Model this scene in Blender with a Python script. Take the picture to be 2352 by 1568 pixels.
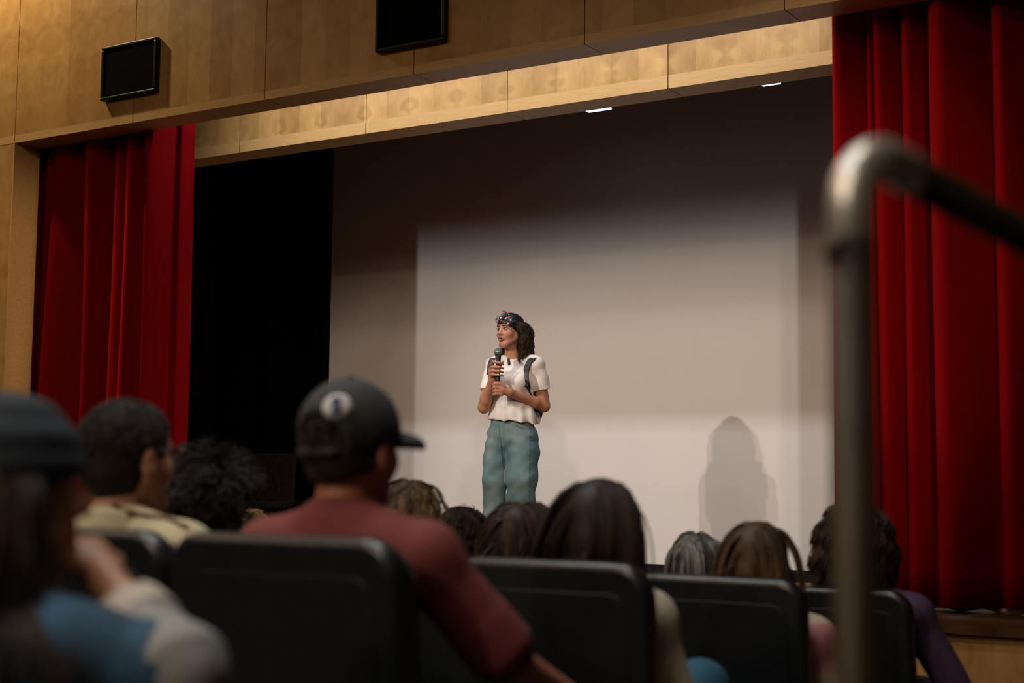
import bpy, math, random
import numpy as np
from mathutils import Vector, Matrix
for o in list(bpy.data.objects): bpy.data.objects.remove(o, do_unlink=True)
SC = bpy.context.scene
COL = SC.collection
# ------------------------------------------------------------------ camera
F = 3424.0; YAW = .5711; PITCH = .0960; ROLL = .0105; EYE = .60
_f0 = np.array([-math.sin(YAW), math.cos(YAW), 0]); _r0 = np.array([math.cos(YAW), math.sin(YAW), 0]); _u0 = np.array([0, 0, 1.])
FW = _f0*math.cos(PITCH)+_u0*math.sin(PITCH); _u = -_f0*math.sin(PITCH)+_u0*math.cos(PITCH)
RT = _r0*math.cos(ROLL)+_u*math.sin(ROLL); UP = -_r0*math.sin(ROLL)+_u*math.cos(ROLL)
CAMP = np.array([0, 0, EYE])
def ray(x, y): return FW+RT*(x-1176)/F+UP*(784-y)/F
def atY(x, y, Y): d = ray(x, y); return CAMP+d*(Y/d[1])
def atD(x, y, D): return CAMP+ray(x, y)*D
cam = bpy.data.cameras.new('camera'); camo = bpy.data.objects.new('camera', cam); COL.objects.link(camo)
camo.matrix_world = Matrix(((RT[0], UP[0], -FW[0], 0), (RT[1], UP[1], -FW[1], 0), (RT[2], UP[2], -FW[2], EYE), (0, 0, 0, 1)))
cam.sensor_width = 36; cam.lens = F/2352*36; cam.clip_start = .05; cam.clip_end = 100
cam.dof.use_dof = True; cam.dof.focus_distance = 9.5; cam.dof.aperture_fstop = 2.2
SC.camera = camo
# ------------------------------------------------------------------ light
SC.view_settings.view_transform = 'Standard'; SC.view_settings.look = 'None'
SC.view_settings.gamma = 1; SC.view_settings.exposure = 0; SC.view_settings.use_curve_mapping = False
W = bpy.data.worlds.new('world'); SC.world = W; W.use_nodes = True
W.node_tree.nodes['Background'].inputs[0].default_value = (.5, .62, .7, 1)
W.node_tree.nodes['Background'].inputs[1].default_value = .006
def aim(o, to):
    d = Vector(to)-o.location; o.rotation_euler = d.to_track_quat('-Z', 'Y').to_euler()
def area(name, loc, to, sx, sy, power, col, spread=180):
    l = bpy.data.lights.new(name, 'AREA'); l.shape = 'RECTANGLE'; l.size = sx; l.size_y = sy; l.energy = power; l.color = col
    l.spread = math.radians(spread)
    o = bpy.data.objects.new(name, l); COL.objects.link(o); o.location = loc; aim(o, to); return o
def spot(name, loc, to, power, col, size, blend, rad, cut=None, side=None):
    """stage spotlight; cut = top and bottom shutter, as slopes dz/dy of the beam"""
    l = bpy.data.lights.new(name, 'SPOT'); l.energy = power; l.color = col; l.spot_size = math.radians(size); l.spot_blend = blend
    l.shadow_soft_size = rad
    o = bpy.data.objects.new(name, l); COL.objects.link(o); o.location = loc; aim(o, to)
    if cut:
        l.use_nodes = True; nt = l.node_tree; N = nt.nodes; L = nt.links
        em = N['Emission']; g = N.new('ShaderNodeNewGeometry'); s = N.new('ShaderNodeSeparateXYZ'); L.new(g.outputs['Incoming'], s.inputs[0])
        dv = N.new('ShaderNodeMath'); dv.operation = 'DIVIDE'; L.new(s.outputs[2], dv.inputs[0]); L.new(s.outputs[1], dv.inputs[1])
        m1 = N.new('ShaderNodeMapRange'); m1.interpolation_type = 'SMOOTHSTEP'; L.new(dv.outputs[0], m1.inputs[0])
        m1.inputs[1].default_value = cut[0]+cut[2]; m1.inputs[2].default_value = cut[0]-cut[2]; m1.inputs[3].default_value = 0; m1.inputs[4].default_value = 1
        m2 = N.new('ShaderNodeMapRange'); m2.interpolation_type = 'SMOOTHSTEP'; L.new(dv.outputs[0], m2.inputs[0])
        m2.inputs[1].default_value = cut[1]-.02; m2.inputs[2].default_value = cut[1]+.02; m2.inputs[3].default_value = 0; m2.inputs[4].default_value = 1
        mm = N.new('ShaderNodeMath'); mm.operation = 'MULTIPLY'; L.new(m1.outputs[0], mm.inputs[0]); L.new(m2.outputs[0], mm.inputs[1])
        L.new(mm.outputs[0], em.inputs['Strength'])
    if side:   # side shutters, as slopes dx/dy of the beam
        l.use_nodes = True; nt = l.node_tree; N = nt.nodes; L = nt.links
        g = N.new('ShaderNodeNewGeometry'); s = N.new('ShaderNodeSeparateXYZ'); L.new(g.outputs['Incoming'], s.inputs[0])
        dv = N.new('ShaderNodeMath'); dv.operation = 'DIVIDE'; L.new(s.outputs[0], dv.inputs[0]); L.new(s.outputs[1], dv.inputs[1]); R_ = []
        for a, b in ((side[0]-side[2], side[0]+side[2]), (side[1]+.008, side[1]-.008)):
            m1 = N.new('ShaderNodeMapRange'); m1.interpolation_type = 'SMOOTHSTEP'; L.new(dv.outputs[0], m1.inputs[0]); R_.append(m1.outputs[0])
            for i, v in ((1, a), (2, b), (3, 0.), (4, 1.)): m1.inputs[i].default_value = v
        mm = N.new('ShaderNodeMath'); mm.operation = 'MULTIPLY'; L.new(R_[0], mm.inputs[0]); L.new(R_[1], mm.inputs[1]); L.new(mm.outputs[0], N['Emission'].inputs['Strength'])
    return o
WARM = (1, .80, .62)
# strip of lamps hung between the proscenium beam and the valance
area('valance_strip_light', (-5.2, 7.42, 3.80), (-5.2, 7.95, 2.6), 4.7, .05, 43, (.96, .97, 1.0), 140)
# projector hung over the front seats, left of the picture: a plain grey rectangle on the screen
PJ = (-6.22, 4.5, 2.71)
l = bpy.data.lights.new('projector_beam', 'SPOT'); l.energy = 235; l.color = (1, .93, .86); l.spot_size = math.radians(64); l.spot_blend = .05; l.shadow_soft_size = .02
o = bpy.data.objects.new('projector_beam', l); COL.objects.link(o); o.location = PJ; aim(o, (-5.83, 10.25, 1.4))
l.use_nodes = True; nt = l.node_tree; N = nt.nodes; L = nt.links; g = N.new('ShaderNodeNewGeometry'); s_ = N.new('ShaderNodeSeparateXYZ'); L.new(g.outputs['Incoming'], s_.inputs[0]); prev = None
for ch, a_, b_ in ((0, -.237, -.230), (0, .372, .365), (2, .030, -.085), (2, -.60, -.59)):
    dv = N.new('ShaderNodeMath'); dv.operation = 'DIVIDE'; L.new(s_.outputs[ch], dv.inputs[0]); L.new(s_.outputs[1], dv.inputs[1])
    m1 = N.new('ShaderNodeMapRange'); m1.interpolation_type = 'SMOOTHSTEP'; L.new(dv.outputs[0], m1.inputs[0])
    for i_, v_ in ((1, a_), (2, b_), (3, 0.), (4, 1.)): m1.inputs[i_].default_value = v_
    if prev is None: prev = m1.outputs[0]
    else:
        mm = N.new('ShaderNodeMath'); mm.operation = 'MULTIPLY'; L.new(prev, mm.inputs[0]); L.new(m1.outputs[0], mm.inputs[1]); prev = mm.outputs[0]
L.new(prev, N['Emission'].inputs['Strength'])
# front-of-house spotlights, shuttered to the stage opening
CUT = (-.185, -.50, .045)
spot('stage_spot', (-.7, -1, 4.24), (-5.2, 9, 1.0), 560, (1, .77, .60), 27, .3, .12, CUT)
spot('stage_spot', (1.6, -1, 4.24), (-5.4, 9, 1.0), 680, (1, .77, .60), 27, .3, .12, CUT)
spot('stage_spot', (-7.74, -1, 4.24), (-4.9, 9, 1.0), 720, (1, .78, .62), 30, .4, .05, CUT)
# side spot raking the left curtain
spot('curtain_spot', (-12.3, 2.2, 4.5), (-7.9, 7.4, 1.7), 1500, (1, .80, .62), 20, .7, .06, None, (.775, .868, .045))
spot('curtain_spot', (-9.6, .2, 4.4), (-2.1, 7.4, 1.9), 1500, (1, .80, .62), 14, .7, .08)
# spot from the right on the left side of the opening
spot('side_spot', (.5, 1.5, 4.7), (-8.97, 7.2, 1.9), 1700, (1, .76, .5), 12, 1.0, .04, None, (-1.95, -1.615, .1))
# house lights in the ceiling
for hx, hy, p in ((-7, -2, 60), (-4, -2, 60), (-1, -2, 60), (-7, 2.0, 40), (-4, 2.0, 40), (-1.2, 2.0, 34)):
    area('house_light', (hx, hy, 4.9), (hx, hy, 0), .6, .6, p, (1, .72, .48))
# cool downlights over the seats
for hx, hy, p in ((-2.6, .2, 9), (-1.2, .2, 9), (-3.6, 2.4, 11), (-2.0, 2.4, 11), (-4.0, 4.2, 10), (-2.2, 4.2, 10)):
    area('seat_downlight', (hx, hy, 4.6), (hx, hy, 0), .35, .35, p, (.86, .95, 1.0), 95)
# added fill light from the rear, no known lamp: lifts the audience's backs
spot('rear_fill_spot', (-2.4, -4.2, 3.9), (-2.6, 3, .5), 420, (1, .82, .64), 60, .6, .25, (-.37, -1.2, .04))
# wall washer over the left end of the beam
spot('wall_washer', (-9.3, 6.2, 5.4), (-8.9, 7.1, 3.9), 260, (1, .80, .52), 120, .9, .1)
# ------------------------------------------------------------------ material kit
MATS = {}
def nodes(m): m.use_nodes = True; return m.node_tree.nodes, m.node_tree.links, m.node_tree.nodes['Principled BSDF']
def mat(name, c, rough=.7, var=.25, scale=30, bump=0., metal=0, spec=.4, sheen=0, stretch=(1, 1, 1), c2=None, emit=None):
    if name in MATS: return MATS[name]
    m = bpy.data.materials.new(name); N, L, b = nodes(m)
    tc = N.new('ShaderNodeTexCoord'); mp = N.new('ShaderNodeMapping'); mp.inputs['Scale'].default_value = stretch
    L.new(tc.outputs['Object'], mp.inputs[0])
    nz = N.new('ShaderNodeTexNoise'); nz.inputs['Scale'].default_value = scale; nz.inputs['Detail'].default_value = 4; L.new(mp.outputs[0], nz.inputs[0])
    rp = N.new('ShaderNodeValToRGB'); L.new(nz.outputs[0], rp.inputs[0])
    d = c2 if c2 else tuple(x*(1-var) for x in c); e = c if c2 else tuple(min(1, x*(1+var)) for x in c)
    rp.color_ramp.elements[0].position = .3; rp.color_ramp.elements[1].position = .7
    rp.color_ramp.elements[0].color = (*d, 1); rp.color_ramp.elements[1].color = (*e, 1)
    L.new(rp.outputs[0], b.inputs['Base Color'])
    b.inputs['Roughness'].default_value = rough; b.inputs['Metallic'].default_value = metal; b.inputs['Specular IOR Level'].default_value = spec
    if sheen: b.inputs['Sheen Weight'].default_value = sheen; b.inputs['Sheen Roughness'].default_value = .5; b.inputs['Sheen Tint'].default_value = (*[min(1, x*2+.1) for x in c], 1)
    if bump:
        bp = N.new('ShaderNodeBump'); bp.inputs['Strength'].default_value = bump; bp.inputs['Distance'].default_value = .01
        L.new(nz.outputs[0], bp.inputs['Height']); L.new(bp.outputs[0], b.inputs['Normal'])
    if emit: b.inputs['Emission Color'].default_value = (*emit[:3], 1); b.inputs['Emission Strength'].default_value = emit[3]
    MATS[name] = m; return m
def mat_attr(name, rough=.5, spec=.3):
    """colour from the mesh's own per-strand colour"""
    if name in MATS: return MATS[name]
    m = bpy.data.materials.new(name); N, L, b = nodes(m)
    a = N.new('ShaderNodeAttribute'); a.attribute_name = 'strand'
    tc = N.new('ShaderNodeTexCoord'); nz = N.new('ShaderNodeTexNoise'); nz.inputs['Scale'].default_value = 90; L.new(tc.outputs['Object'], nz.inputs[0])
    mr = N.new('ShaderNodeMapRange'); mr.inputs[3].default_value = .6; mr.inputs[4].default_value = 1.4; L.new(nz.outputs[0], mr.inputs[0])
    mx = N.new('ShaderNodeVectorMath'); mx.operation = 'SCALE'; L.new(a.outputs['Color'], mx.inputs[0]); L.new(mr.outputs[0], mx.inputs['Scale'])
    L.new(mx.outputs[0], b.inputs['Base Color']); b.inputs['Roughness'].default_value = rough; b.inputs['Specular IOR Level'].default_value = spec
    MATS[name] = m; return m
def mat_wood(name, light, dark, seed=0., rough=.38, knots=1.0, zk=3.3):
    """birch veneer: book-matched leaves 0.2 m wide with cathedral grain mirrored about each pair's seam"""
    m = bpy.data.materials.new(name); N, L, b = nodes(m)
    def math_(op, a, b_=None, c_=None):
        n = N.new('ShaderNodeMath'); n.operation = op
        for i, v in enumerate((a, b_, c_)):
            if v is None: continue
            if isinstance(v, (int, float)): n.inputs[i].default_value = v
            else: L.new(v, n.inputs[i])
        return n.outputs[0]
    g = N.new('ShaderNodeNewGeometry'); s = N.new('ShaderNodeSeparateXYZ'); L.new(g.outputs['Position'], s.inputs[0])
    x, y, z = s.outputs
    xs = math_('ADD', math_('ADD', x, math_('MULTIPLY', y, .37)), 100.1+seed)
    leaf = math_('FLOOR', math_('DIVIDE', xs, .2))
    u = math_('ABSOLUTE', math_('SUBTRACT', math_('MODULO', xs, .4), .2))
    pair = math_('FLOOR', math_('DIVIDE', xs, .4))
    wn = N.new('ShaderNodeTexWhiteNoise'); wn.noise_dimensions = '1D'; L.new(leaf, wn.inputs['W'])
    cb = N.new('ShaderNodeCombineXYZ'); L.new(u, cb.inputs[0]); L.new(math_('MULTIPLY', pair, .02), cb.inputs[1]); L.new(z, cb.inputs[2])
    n1 = N.new('ShaderNodeTexNoise'); n1.inputs['Scale'].default_value = 5.5; n1.inputs['Detail'].default_value = 3; n1.inputs['Distortion'].default_value = 1.2; L.new(cb.outputs[0], n1.inputs[0])
    # swirl of figure around a spot low on each seam
    dz = math_('SUBTRACT', z, zk); rr = math_('SQRT', math_('ADD', math_('POWER', math_('MULTIPLY', u, 1.0), 2.0), math_('MULTIPLY', math_('POWER', dz, 2.0), .8)))
    kn = N.new('ShaderNodeMapRange'); kn.inputs[1].default_value = .0; kn.inputs[2].default_value = .16; kn.inputs[3].default_value = .8*knots; kn.inputs[4].default_value = 0; L.new(rr, kn.inputs[0])
    wv = math_('SINE', math_('ADD', math_('MULTIPLY', rr, 55.), math_('MULTIPLY', n1.outputs[0], 16.)))
    fig = math_('MULTIPLY', math_('MULTIPLY', wv, kn.outputs[0]), .5)
    mp = N.new('ShaderNodeMapping'); mp.inputs['Scale'].default_value = (60, 60, 2.5); L.new(g.outputs['Position'], mp.inputs[0])
    n2 = N.new('ShaderNodeTexNoise'); n2.inputs['Scale'].default_value = 3; n2.inputs['Detail'].default_value = 5; L.new(mp.outputs[0], n2.inputs[0])
    t = math_('ADD', math_('MULTIPLY', n1.outputs[0], .55), math_('ADD', math_('MULTIPLY', n2.outputs[0], .22), math_('ADD', math_('MULTIPLY', wn.outputs['Value'], .28), math_('MULTIPLY', fig, .32))))
    rp = N.new('ShaderNodeValToRGB'); L.new(t, rp.inputs[0])
    rp.color_ramp.elements[0].position = .28; rp.color_ramp.elements[0].color = (*dark, 1)
    rp.color_ramp.elements[1].position = .78; rp.color_ramp.elements[1].color = (*light, 1)
    L.new(rp.outputs[0], b.inputs['Base Color']); b.inputs['Roughness'].default_value = rough; b.inputs['Specular IOR Level'].default_value = .3
    MATS[name] = m; return m
# ------------------------------------------------------------------ object kit
def link(o): COL.objects.link(o); return o
def empty(name, loc=(0, 0, 0), rz=0):
    o = bpy.data.objects.new(name, None); o.location = loc; o.rotation_euler = (0, 0, rz); o.empty_display_size = .1; return link(o)
def tag(o, label=None, cat=None, group=None, kind=None):
    if label: o['label'] = label
    if cat: o['category'] = cat
    if group: o['group'] = group
    if kind: o['kind'] = kind
    return o
def mesh(name, V, Fc, m=None, parent=None, smooth=False, off=None, strand=None):
    V = np.asarray(V, float)
    if off is not None: V = V-np.asarray(off)
    me = bpy.data.meshes.new(name)
    if isinstance(Fc, np.ndarray) and Fc.ndim == 2:
        n = len(Fc); k = Fc.shape[1]
        me.vertices.add(len(V)); me.vertices.foreach_set('co', V.astype(np.float32).ravel())
        me.loops.add(n*k); me.loops.foreach_set('vertex_index', Fc.astype(np.int32).ravel())
        me.polygons.add(n); me.polygons.foreach_set('loop_start', np.arange(0, n*k, k, dtype=np.int32))
        me.update(calc_edges=True)
    else:
        me.from_pydata([tuple(v) for v in V], [], [tuple(f) for f in Fc]); me.update()
    if smooth: me.polygons.foreach_set('use_smooth', np.ones(len(me.polygons), bool))
    if strand is not None:
        a = me.attributes.new('strand', 'FLOAT_COLOR', 'POINT'); c = np.ones((len(V), 4), np.float32); c[:, :3] = strand; a.data.foreach_set('color', c.ravel())
    if m: me.materials.append(m)
    o = bpy.data.objects.new(name, me); link(o)
    if parent: o.parent = parent
    return o
def bevel(o, w, seg=2):
    b = o.modifiers.new('bevel', 'BEVEL'); b.width = w; b.segments = seg; b.limit_method = 'ANGLE'; return o
def box(name, lo, hi, m, parent=None, bev=0, off=None):
    x0, y0, z0 = lo; x1, y1, z1 = hi
    V = [(x0, y0, z0), (x1, y0, z0), (x1, y1, z0), (x0, y1, z0), (x0, y0, z1), (x1, y0, z1), (x1, y1, z1), (x0, y1, z1)]
    Fc = [(0, 3, 2, 1), (4, 5, 6, 7), (0, 1, 5, 4), (1, 2, 6, 5), (2, 3, 7, 6), (3, 0, 4, 7)]
    o = mesh(name, V, Fc, m, parent, off=off)
    if bev: bevel(o, bev)
    return o
def prism(name, outline, y0, y1, m, parent=None, bev=0, seg=2, tilt=0, off=None, smooth=True):
    """outline in x,z extruded along y; tilt leans the top back"""
    n = len(outline); V = [(x, y0-tilt*z, z) for x, z in outline]+[(x, y1-tilt*z, z) for x, z in outline]
    Fc = [tuple(range(n)), tuple(range(2*n-1, n-1, -1))]+[(i, i+n, (i+1) % n+n, (i+1) % n) for i in range(n)]
    o = mesh(name, V, Fc, m, parent, smooth=smooth, off=off)
    if bev: bevel(o, bev, seg); w = o.modifiers.new('wn', 'WEIGHTED_NORMAL')
    return o
def rrect(x0, z0, x1, z1, r, n=7, rb=None):
    rb = r if rb is None else rb; P = []
    for cx, cz, a0, q in ((x1-r, z1-r, 0, r), (x0+r, z1-r, 90, r), (x0+rb, z0+rb, 180, rb), (x1-rb, z0+rb, 270, rb)):
        for i in range(n):
            a = math.radians(a0+90*i/(n-1)); P.append((cx+q*math.cos(a), cz+q*math.sin(a)))
    return P
def tubes(paths, radii, sides=6, closed=True):
    """paths: list of (k,3); radii: list of k-lists; -> verts, quads (one array)"""
    VV = []; FF = []; base = 0; ang = np.linspace(0, 2*np.pi, sides, endpoint=False)
    for P, R in zip(paths, radii):
        P = np.asarray(P, float); R = np.broadcast_to(np.asarray(R, float), (len(P),)); k = len(P)
        T = np.gradient(P, axis=0); T /= np.linalg.norm(T, axis=1)[:, None]+1e-12
        ref = np.array([.0, .0, 1.]) if abs(T[0, 2]) < .9 else np.array([1., 0, 0])
        A = np.cross(T, ref); nn = np.linalg.norm(A, axis=1)[:, None]
        A = np.where(nn > .15, A/(nn+1e-9), 0)
        if (nn <= .15).any() or True:   # parallel transport
            a = np.cross(T[0], ref); a /= np.linalg.norm(a)+1e-9; A = [a]
            for i in range(1, k):
                a = A[-1]-T[i]*np.dot(A[-1], T[i]); a /= np.linalg.norm(a)+1e-9; A.append(a)
            A = np.array(A)
        B = np.cross(T, A)
        ring = P[:, None, :]+R[:, None, None]*(np.cos(ang)[None, :, None]*A[:, None, :]+np.sin(ang)[None, :, None]*B[:, None, :])
        VV.append(ring.reshape(-1, 3))
        i = np.arange(k-1)[:, None]*sides; j = np.arange(sides)[None, :]; j2 = (j+1) % sides
        q = np.stack([i+j, i+j2, i+sides+j2, i+sides+j], -1).reshape(-1, 4)+base; FF.append(q)
        if closed:
            for st, fl in ((0, 1), ((k-1)*sides, 0)):
                c = [base+st+t for t in range(sides)]
                for t in range(1, sides-1, 2):
                    qd = [c[0], c[t], c[t+1], c[min(t+2, sides-1)]]
                    FF.append(np.array([qd[::-1] if fl else qd]))
        base += k*sides
    return np.concatenate(VV), np.concatenate(FF)
def tube(name, P, R, m, parent=None, sides=10, off=None):
    V, Q = tubes([P], [R], sides); Q = [tuple(dict.fromkeys(q)) for q in Q.tolist()]
    return mesh(name, V, [q for q in Q if len(q) > 2], m, parent, smooth=True, off=off)
def bez(P, n=24):
    """smooth curve through points (Catmull-Rom)"""
    P = np.asarray(P, float); Q = np.vstack([2*P[0]-P[1], P, 2*P[-1]-P[-2]]); out = []
    seg = len(P)-1
    for t in np.linspace(0, seg, n):
        i = min(int(t), seg-1); f = t-i; a, b, c, d = Q[i:i+4]
        out.append(.5*((2*b)+(-a+c)*f+(2*a-5*b+4*c-d)*f*f+(-a+3*b-3*c+d)*f**3))
    return np.array(out)
# ------------------------------------------------------------------ solid modeller: distance fields meshed with surface nets
class Field:
    def __init__(s, lo, hi, h):
        s.lo = np.asarray(lo, float); s.h = h; n = np.ceil((np.asarray(hi)-s.lo)/h).astype(int)+1
        s.n = n; s.d = np.full(n, .5, np.float32)
        s.ax = [(s.lo[i]+np.arange(n[i])*h).astype(np.float32) for i in range(3)]
    def _sub(s, lo, hi):
        a = np.clip(np.floor((np.asarray(lo)-s.lo)/s.h).astype(int), 0, s.n); b = np.clip(np.ceil((np.asarray(hi)-s.lo)/s.h).astype(int)+1, 0, s.n)
        sl = tuple(slice(a[i], b[i]) for i in range(3))
        return sl, s.ax[0][sl[0]][:, None, None], s.ax[1][sl[1]][None, :, None], s.ax[2][sl[2]][None, None, :]
    def _mix(s, sl, e, k, op):
        d = s.d[sl]
        if d.size == 0: return
        if op == 'u':
            if k > 0:
                t = np.clip(.5+.5*(d-e)/k, 0, 1); s.d[sl] = d*(1-t)+e*t-k*t*(1-t)
            else: s.d[sl] = np.minimum(d, e)
        else:
            e = -e
            if k > 0:
                t = np.clip(.5-.5*(d-e)/k, 0, 1); s.d[sl] = d*(1-t)+e*t+k*t*(1-t)
            else: s.d[sl] = np.maximum(d, e)
    def cone(s, a, b, r1, r2=None, k=.02, op='u', flat=False):
        r2 = r1 if r2 is None else r2; a = np.asarray(a, float); b = np.asarray(b, float); m = max(r1, r2)+max(k, 3*s.h)
        sl, x, y, z = s._sub(np.minimum(a, b)-m, np.maximum(a, b)+m)
        v = b-a; L2 = v@v+1e-12
        px, py, pz = x-a[0], y-a[1], z-a[2]; t = (px*v[0]+py*v[1]+pz*v[2])/L2
        tc = t if flat else np.clip(t, 0, 1)
        e = np.sqrt((px-v[0]*tc)**2+(py-v[1]*tc)**2+(pz-v[2]*tc)**2)-(r1+(r2-r1)*np.clip(t, 0, 1))
        if flat: L = math.sqrt(L2); e = np.maximum(e, np.maximum(-t*L, (t-1)*L))
        s._mix(sl, e.astype(np.float32), k, op); return s
    def ell(s, c, r, k=.02, R=None, op='u'):
        c = np.asarray(c, float); r = np.asarray(r, float); m = (r.max() if R is not None else r)+max(k, 3*s.h)
        sl, x, y, z = s._sub(c-m, c+m); px, py, pz = x-c[0], y-c[1], z-c[2]
        if R is not None:
            R = np.asarray(R); px, py, pz = (R[0, i]*px+R[1, i]*py+R[2, i]*pz for i in range(3))
        k0 = np.sqrt((px/r[0])**2+(py/r[1])**2+(pz/r[2])**2); k1 = np.sqrt((px/r[0]**2)**2+(py/r[1]**2)**2+(pz/r[2]**2)**2)+1e-9
        s._mix(sl, (k0*(k0-1)/k1).astype(np.float32), k, op); return s
    def half(s, p, n, k=0):
        """keep only the side the normal n points away from"""
        n = np.asarray(n, float)/np.linalg.norm(n); x, y, z = s.ax[0][:, None, None], s.ax[1][None, :, None], s.ax[2][None, None, :]
        e = (x-p[0])*n[0]+(y-p[1])*n[1]+(z-p[2])*n[2]; s.d = np.maximum(s.d, e.astype(np.float32)); return s
    def ripple(s, fn):
        s.d = (s.d+fn(s.ax[0][:, None, None], s.ax[1][None, :, None], s.ax[2][None, None, :])).astype(np.float32); return s
    def mesh(s, smooth=1):
        d = s.d.copy()
        for ax in range(3):
            i = [slice(None)]*3; i[ax] = 0; d[tuple(i)] = .1; i[ax] = -1; d[tuple(i)] = .1
        neg = d < 0; c = np.zeros(s.n-1, np.int8)
        for i in (0, 1):
            for j in (0, 1):
                for k in (0, 1): c += neg[i:s.n[0]-1+i, j:s.n[1]-1+j, k:s.n[2]-1+k]
        act = np.argwhere((c > 0) & (c < 8)); idx = -np.ones(s.n-1, np.int32); idx[tuple(act.T)] = np.arange(len(act))
        S = np.zeros((len(act), 3)); cnt = np.zeros(len(act))
        for ax in range(3):
            o1, o2 = [q for q in range(3) if q != ax]
            for i in (0, 1):
                for j in (0, 1):
                    a = act.copy(); a[:, o1] += i; a[:, o2] += j; b = a.copy(); b[:, ax] += 1
                    da = d[tuple(a.T)]; db = d[tuple(b.T)]; m = (da < 0) != (db < 0); t = da[m]/(da[m]-db[m])
                    P = a[m].astype(float); P[:, ax] += t; S[m] += P; cnt[m] += 1
        V = s.lo+s.h*S/cnt[:, None]; Q = []
        for ax in range(3):
            o1, o2 = (ax+1) % 3, (ax+2) % 3
            A = [slice(1, -1)]*3; A[ax] = slice(0, -1); B = list(A); B[ax] = slice(1, None)
            sg = neg[tuple(A)].astype(np.int8)-neg[tuple(B)].astype(np.int8); e = np.argwhere(sg != 0); v = sg[tuple(e.T)]
            e = e+1; e[:, ax] -= 1
            def at(i, j): q = e.copy(); q[:, o1] += i; q[:, o2] += j; return idx[tuple(q.T)]
            q = np.stack([at(-1, -1), at(0, -1), at(0, 0), at(-1, 0)], 1); q[v < 0] = q[v < 0][:, ::-1]; Q.append(q)
        Q = np.concatenate(Q); Q = Q[(Q >= 0).all(1)]
        for _ in range(smooth):
            acc = np.zeros_like(V); n = np.zeros(len(V))
            for a, b in ((0, 1), (1, 2), (2, 3), (3, 0)):
                for p, q in ((a, b), (b, a)):
                    for t in range(3): acc[:, t] += np.bincount(Q[:, p], V[Q[:, q], t], len(V))
                    n += np.bincount(Q[:, p], minlength=len(V))
            V = .45*V+.55*acc/np.maximum(n, 1)[:, None]
        return V, Q
def rotm(yaw=0, pitch=0, roll=0):
    """head frame: x right, y forward, z up; yaw turns left (ccw), pitch nods up"""
    cy, sy = math.cos(yaw), math.sin(yaw); cp, sp = math.cos(pitch), math.sin(pitch); cr, sr = math.cos(roll), math.sin(roll)
    return np.array([[cy, -sy, 0], [sy, cy, 0], [0, 0, 1]]) @ np.array([[1, 0, 0], [0, cp, -sp], [0, sp, cp]]) @ np.array([[cr, 0, sr], [0, 1, 0], [-sr, 0, cr]])
# MAIN
# ------------------------------------------------------------------ materials
M_wood = mat_wood('birch_veneer', (.58, .345, .125), (.32, .165, .048), 0, zk=3.22)
M_beam = mat_wood('birch_veneer_beam', (.58, .345, .125), (.32, .165, .048), .06, knots=.5, zk=3.95)
M_band = mat('birch_edge_band', (.55, .335, .13), .4, .12, 6, stretch=(1, 8, 30))
M_gap = mat('joint_shadow_gap', (.02, .012, .006), .9)
M_floorcloth = mat('black_floor_cloth', (.005, .005, .005), .9, .3, 30, spec=.03)
M_stage = mat('stage_boards', (.26, .105, .05), .6, .4, 8, stretch=(1, 14, 1), spec=.15)
M_nose = mat('stage_nosing', (.07, .03, .012), .5, .4, 8, stretch=(1, 14, 1), spec=.2)
M_wallp = mat('painted_side_wall', (.16, .12, .085), .85, .1, 3)
M_ceil = mat('ceiling_paint', (.08, .075, .07), .9, .1, 2)
M_carpet = mat('dark_carpet', (.012, .013, .016), .95, .4, 200)
M_black = mat('black_masking_cloth', (.0013, .0018, .002), .95, .3, 40, spec=.02)
M_screen = mat('matte_screen', (.80, .775, .75), .95, .015, 3, spec=.05)
M_blackedge = mat('black_frame', (.004, .0045, .005), .5)
M_grille = mat('speaker_grille_cloth', (.002, .003, .0035), .9, .5, 400, spec=.03)
M_frame = mat('black_speaker_frame', (.006, .009, .011), .4, .2, 20, spec=.25)
def velvet():
    m = bpy.data.materials.new('red_velvet'); N, L, b = nodes(m)
    tc = N.new('ShaderNodeTexCoord'); mp = N.new('ShaderNodeMapping'); mp.inputs['Scale'].default_value = (9, 9, .6); L.new(tc.outputs['Object'], mp.inputs[0])
    nz = N.new('ShaderNodeTexNoise'); nz.inputs['Scale'].default_value = 4; nz.inputs['Detail'].default_value = 4; L.new(mp.outputs[0], nz.inputs[0])
    rp = N.new('ShaderNodeValToRGB'); L.new(nz.outputs[0], rp.inputs[0])
    rp.color_ramp.elements[0].color = (.17, .0005, .002, 1); rp.color_ramp.elements[1].color = (.25, .0008, .003, 1)
    L.new(rp.outputs[0], b.inputs['Base Color']); b.inputs['Roughness'].default_value = .85; b.inputs['Specular IOR Level'].default_value = .05
    b.inputs['Sheen Weight'].default_value = .12; b.inputs['Sheen Roughness'].default_value = .3; b.inputs['Sheen Tint'].default_value = (1, .01, .02, 1)
    return m
M_velvet = velvet()
# ------------------------------------------------------------------ the hall
YF, YV, YS, ZB = 7.1, 8.18, 10.25, 3.072
SLOPE = .0855
def floor_z(Y): return -.483-SLOPE*(Y-2.0)
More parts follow.
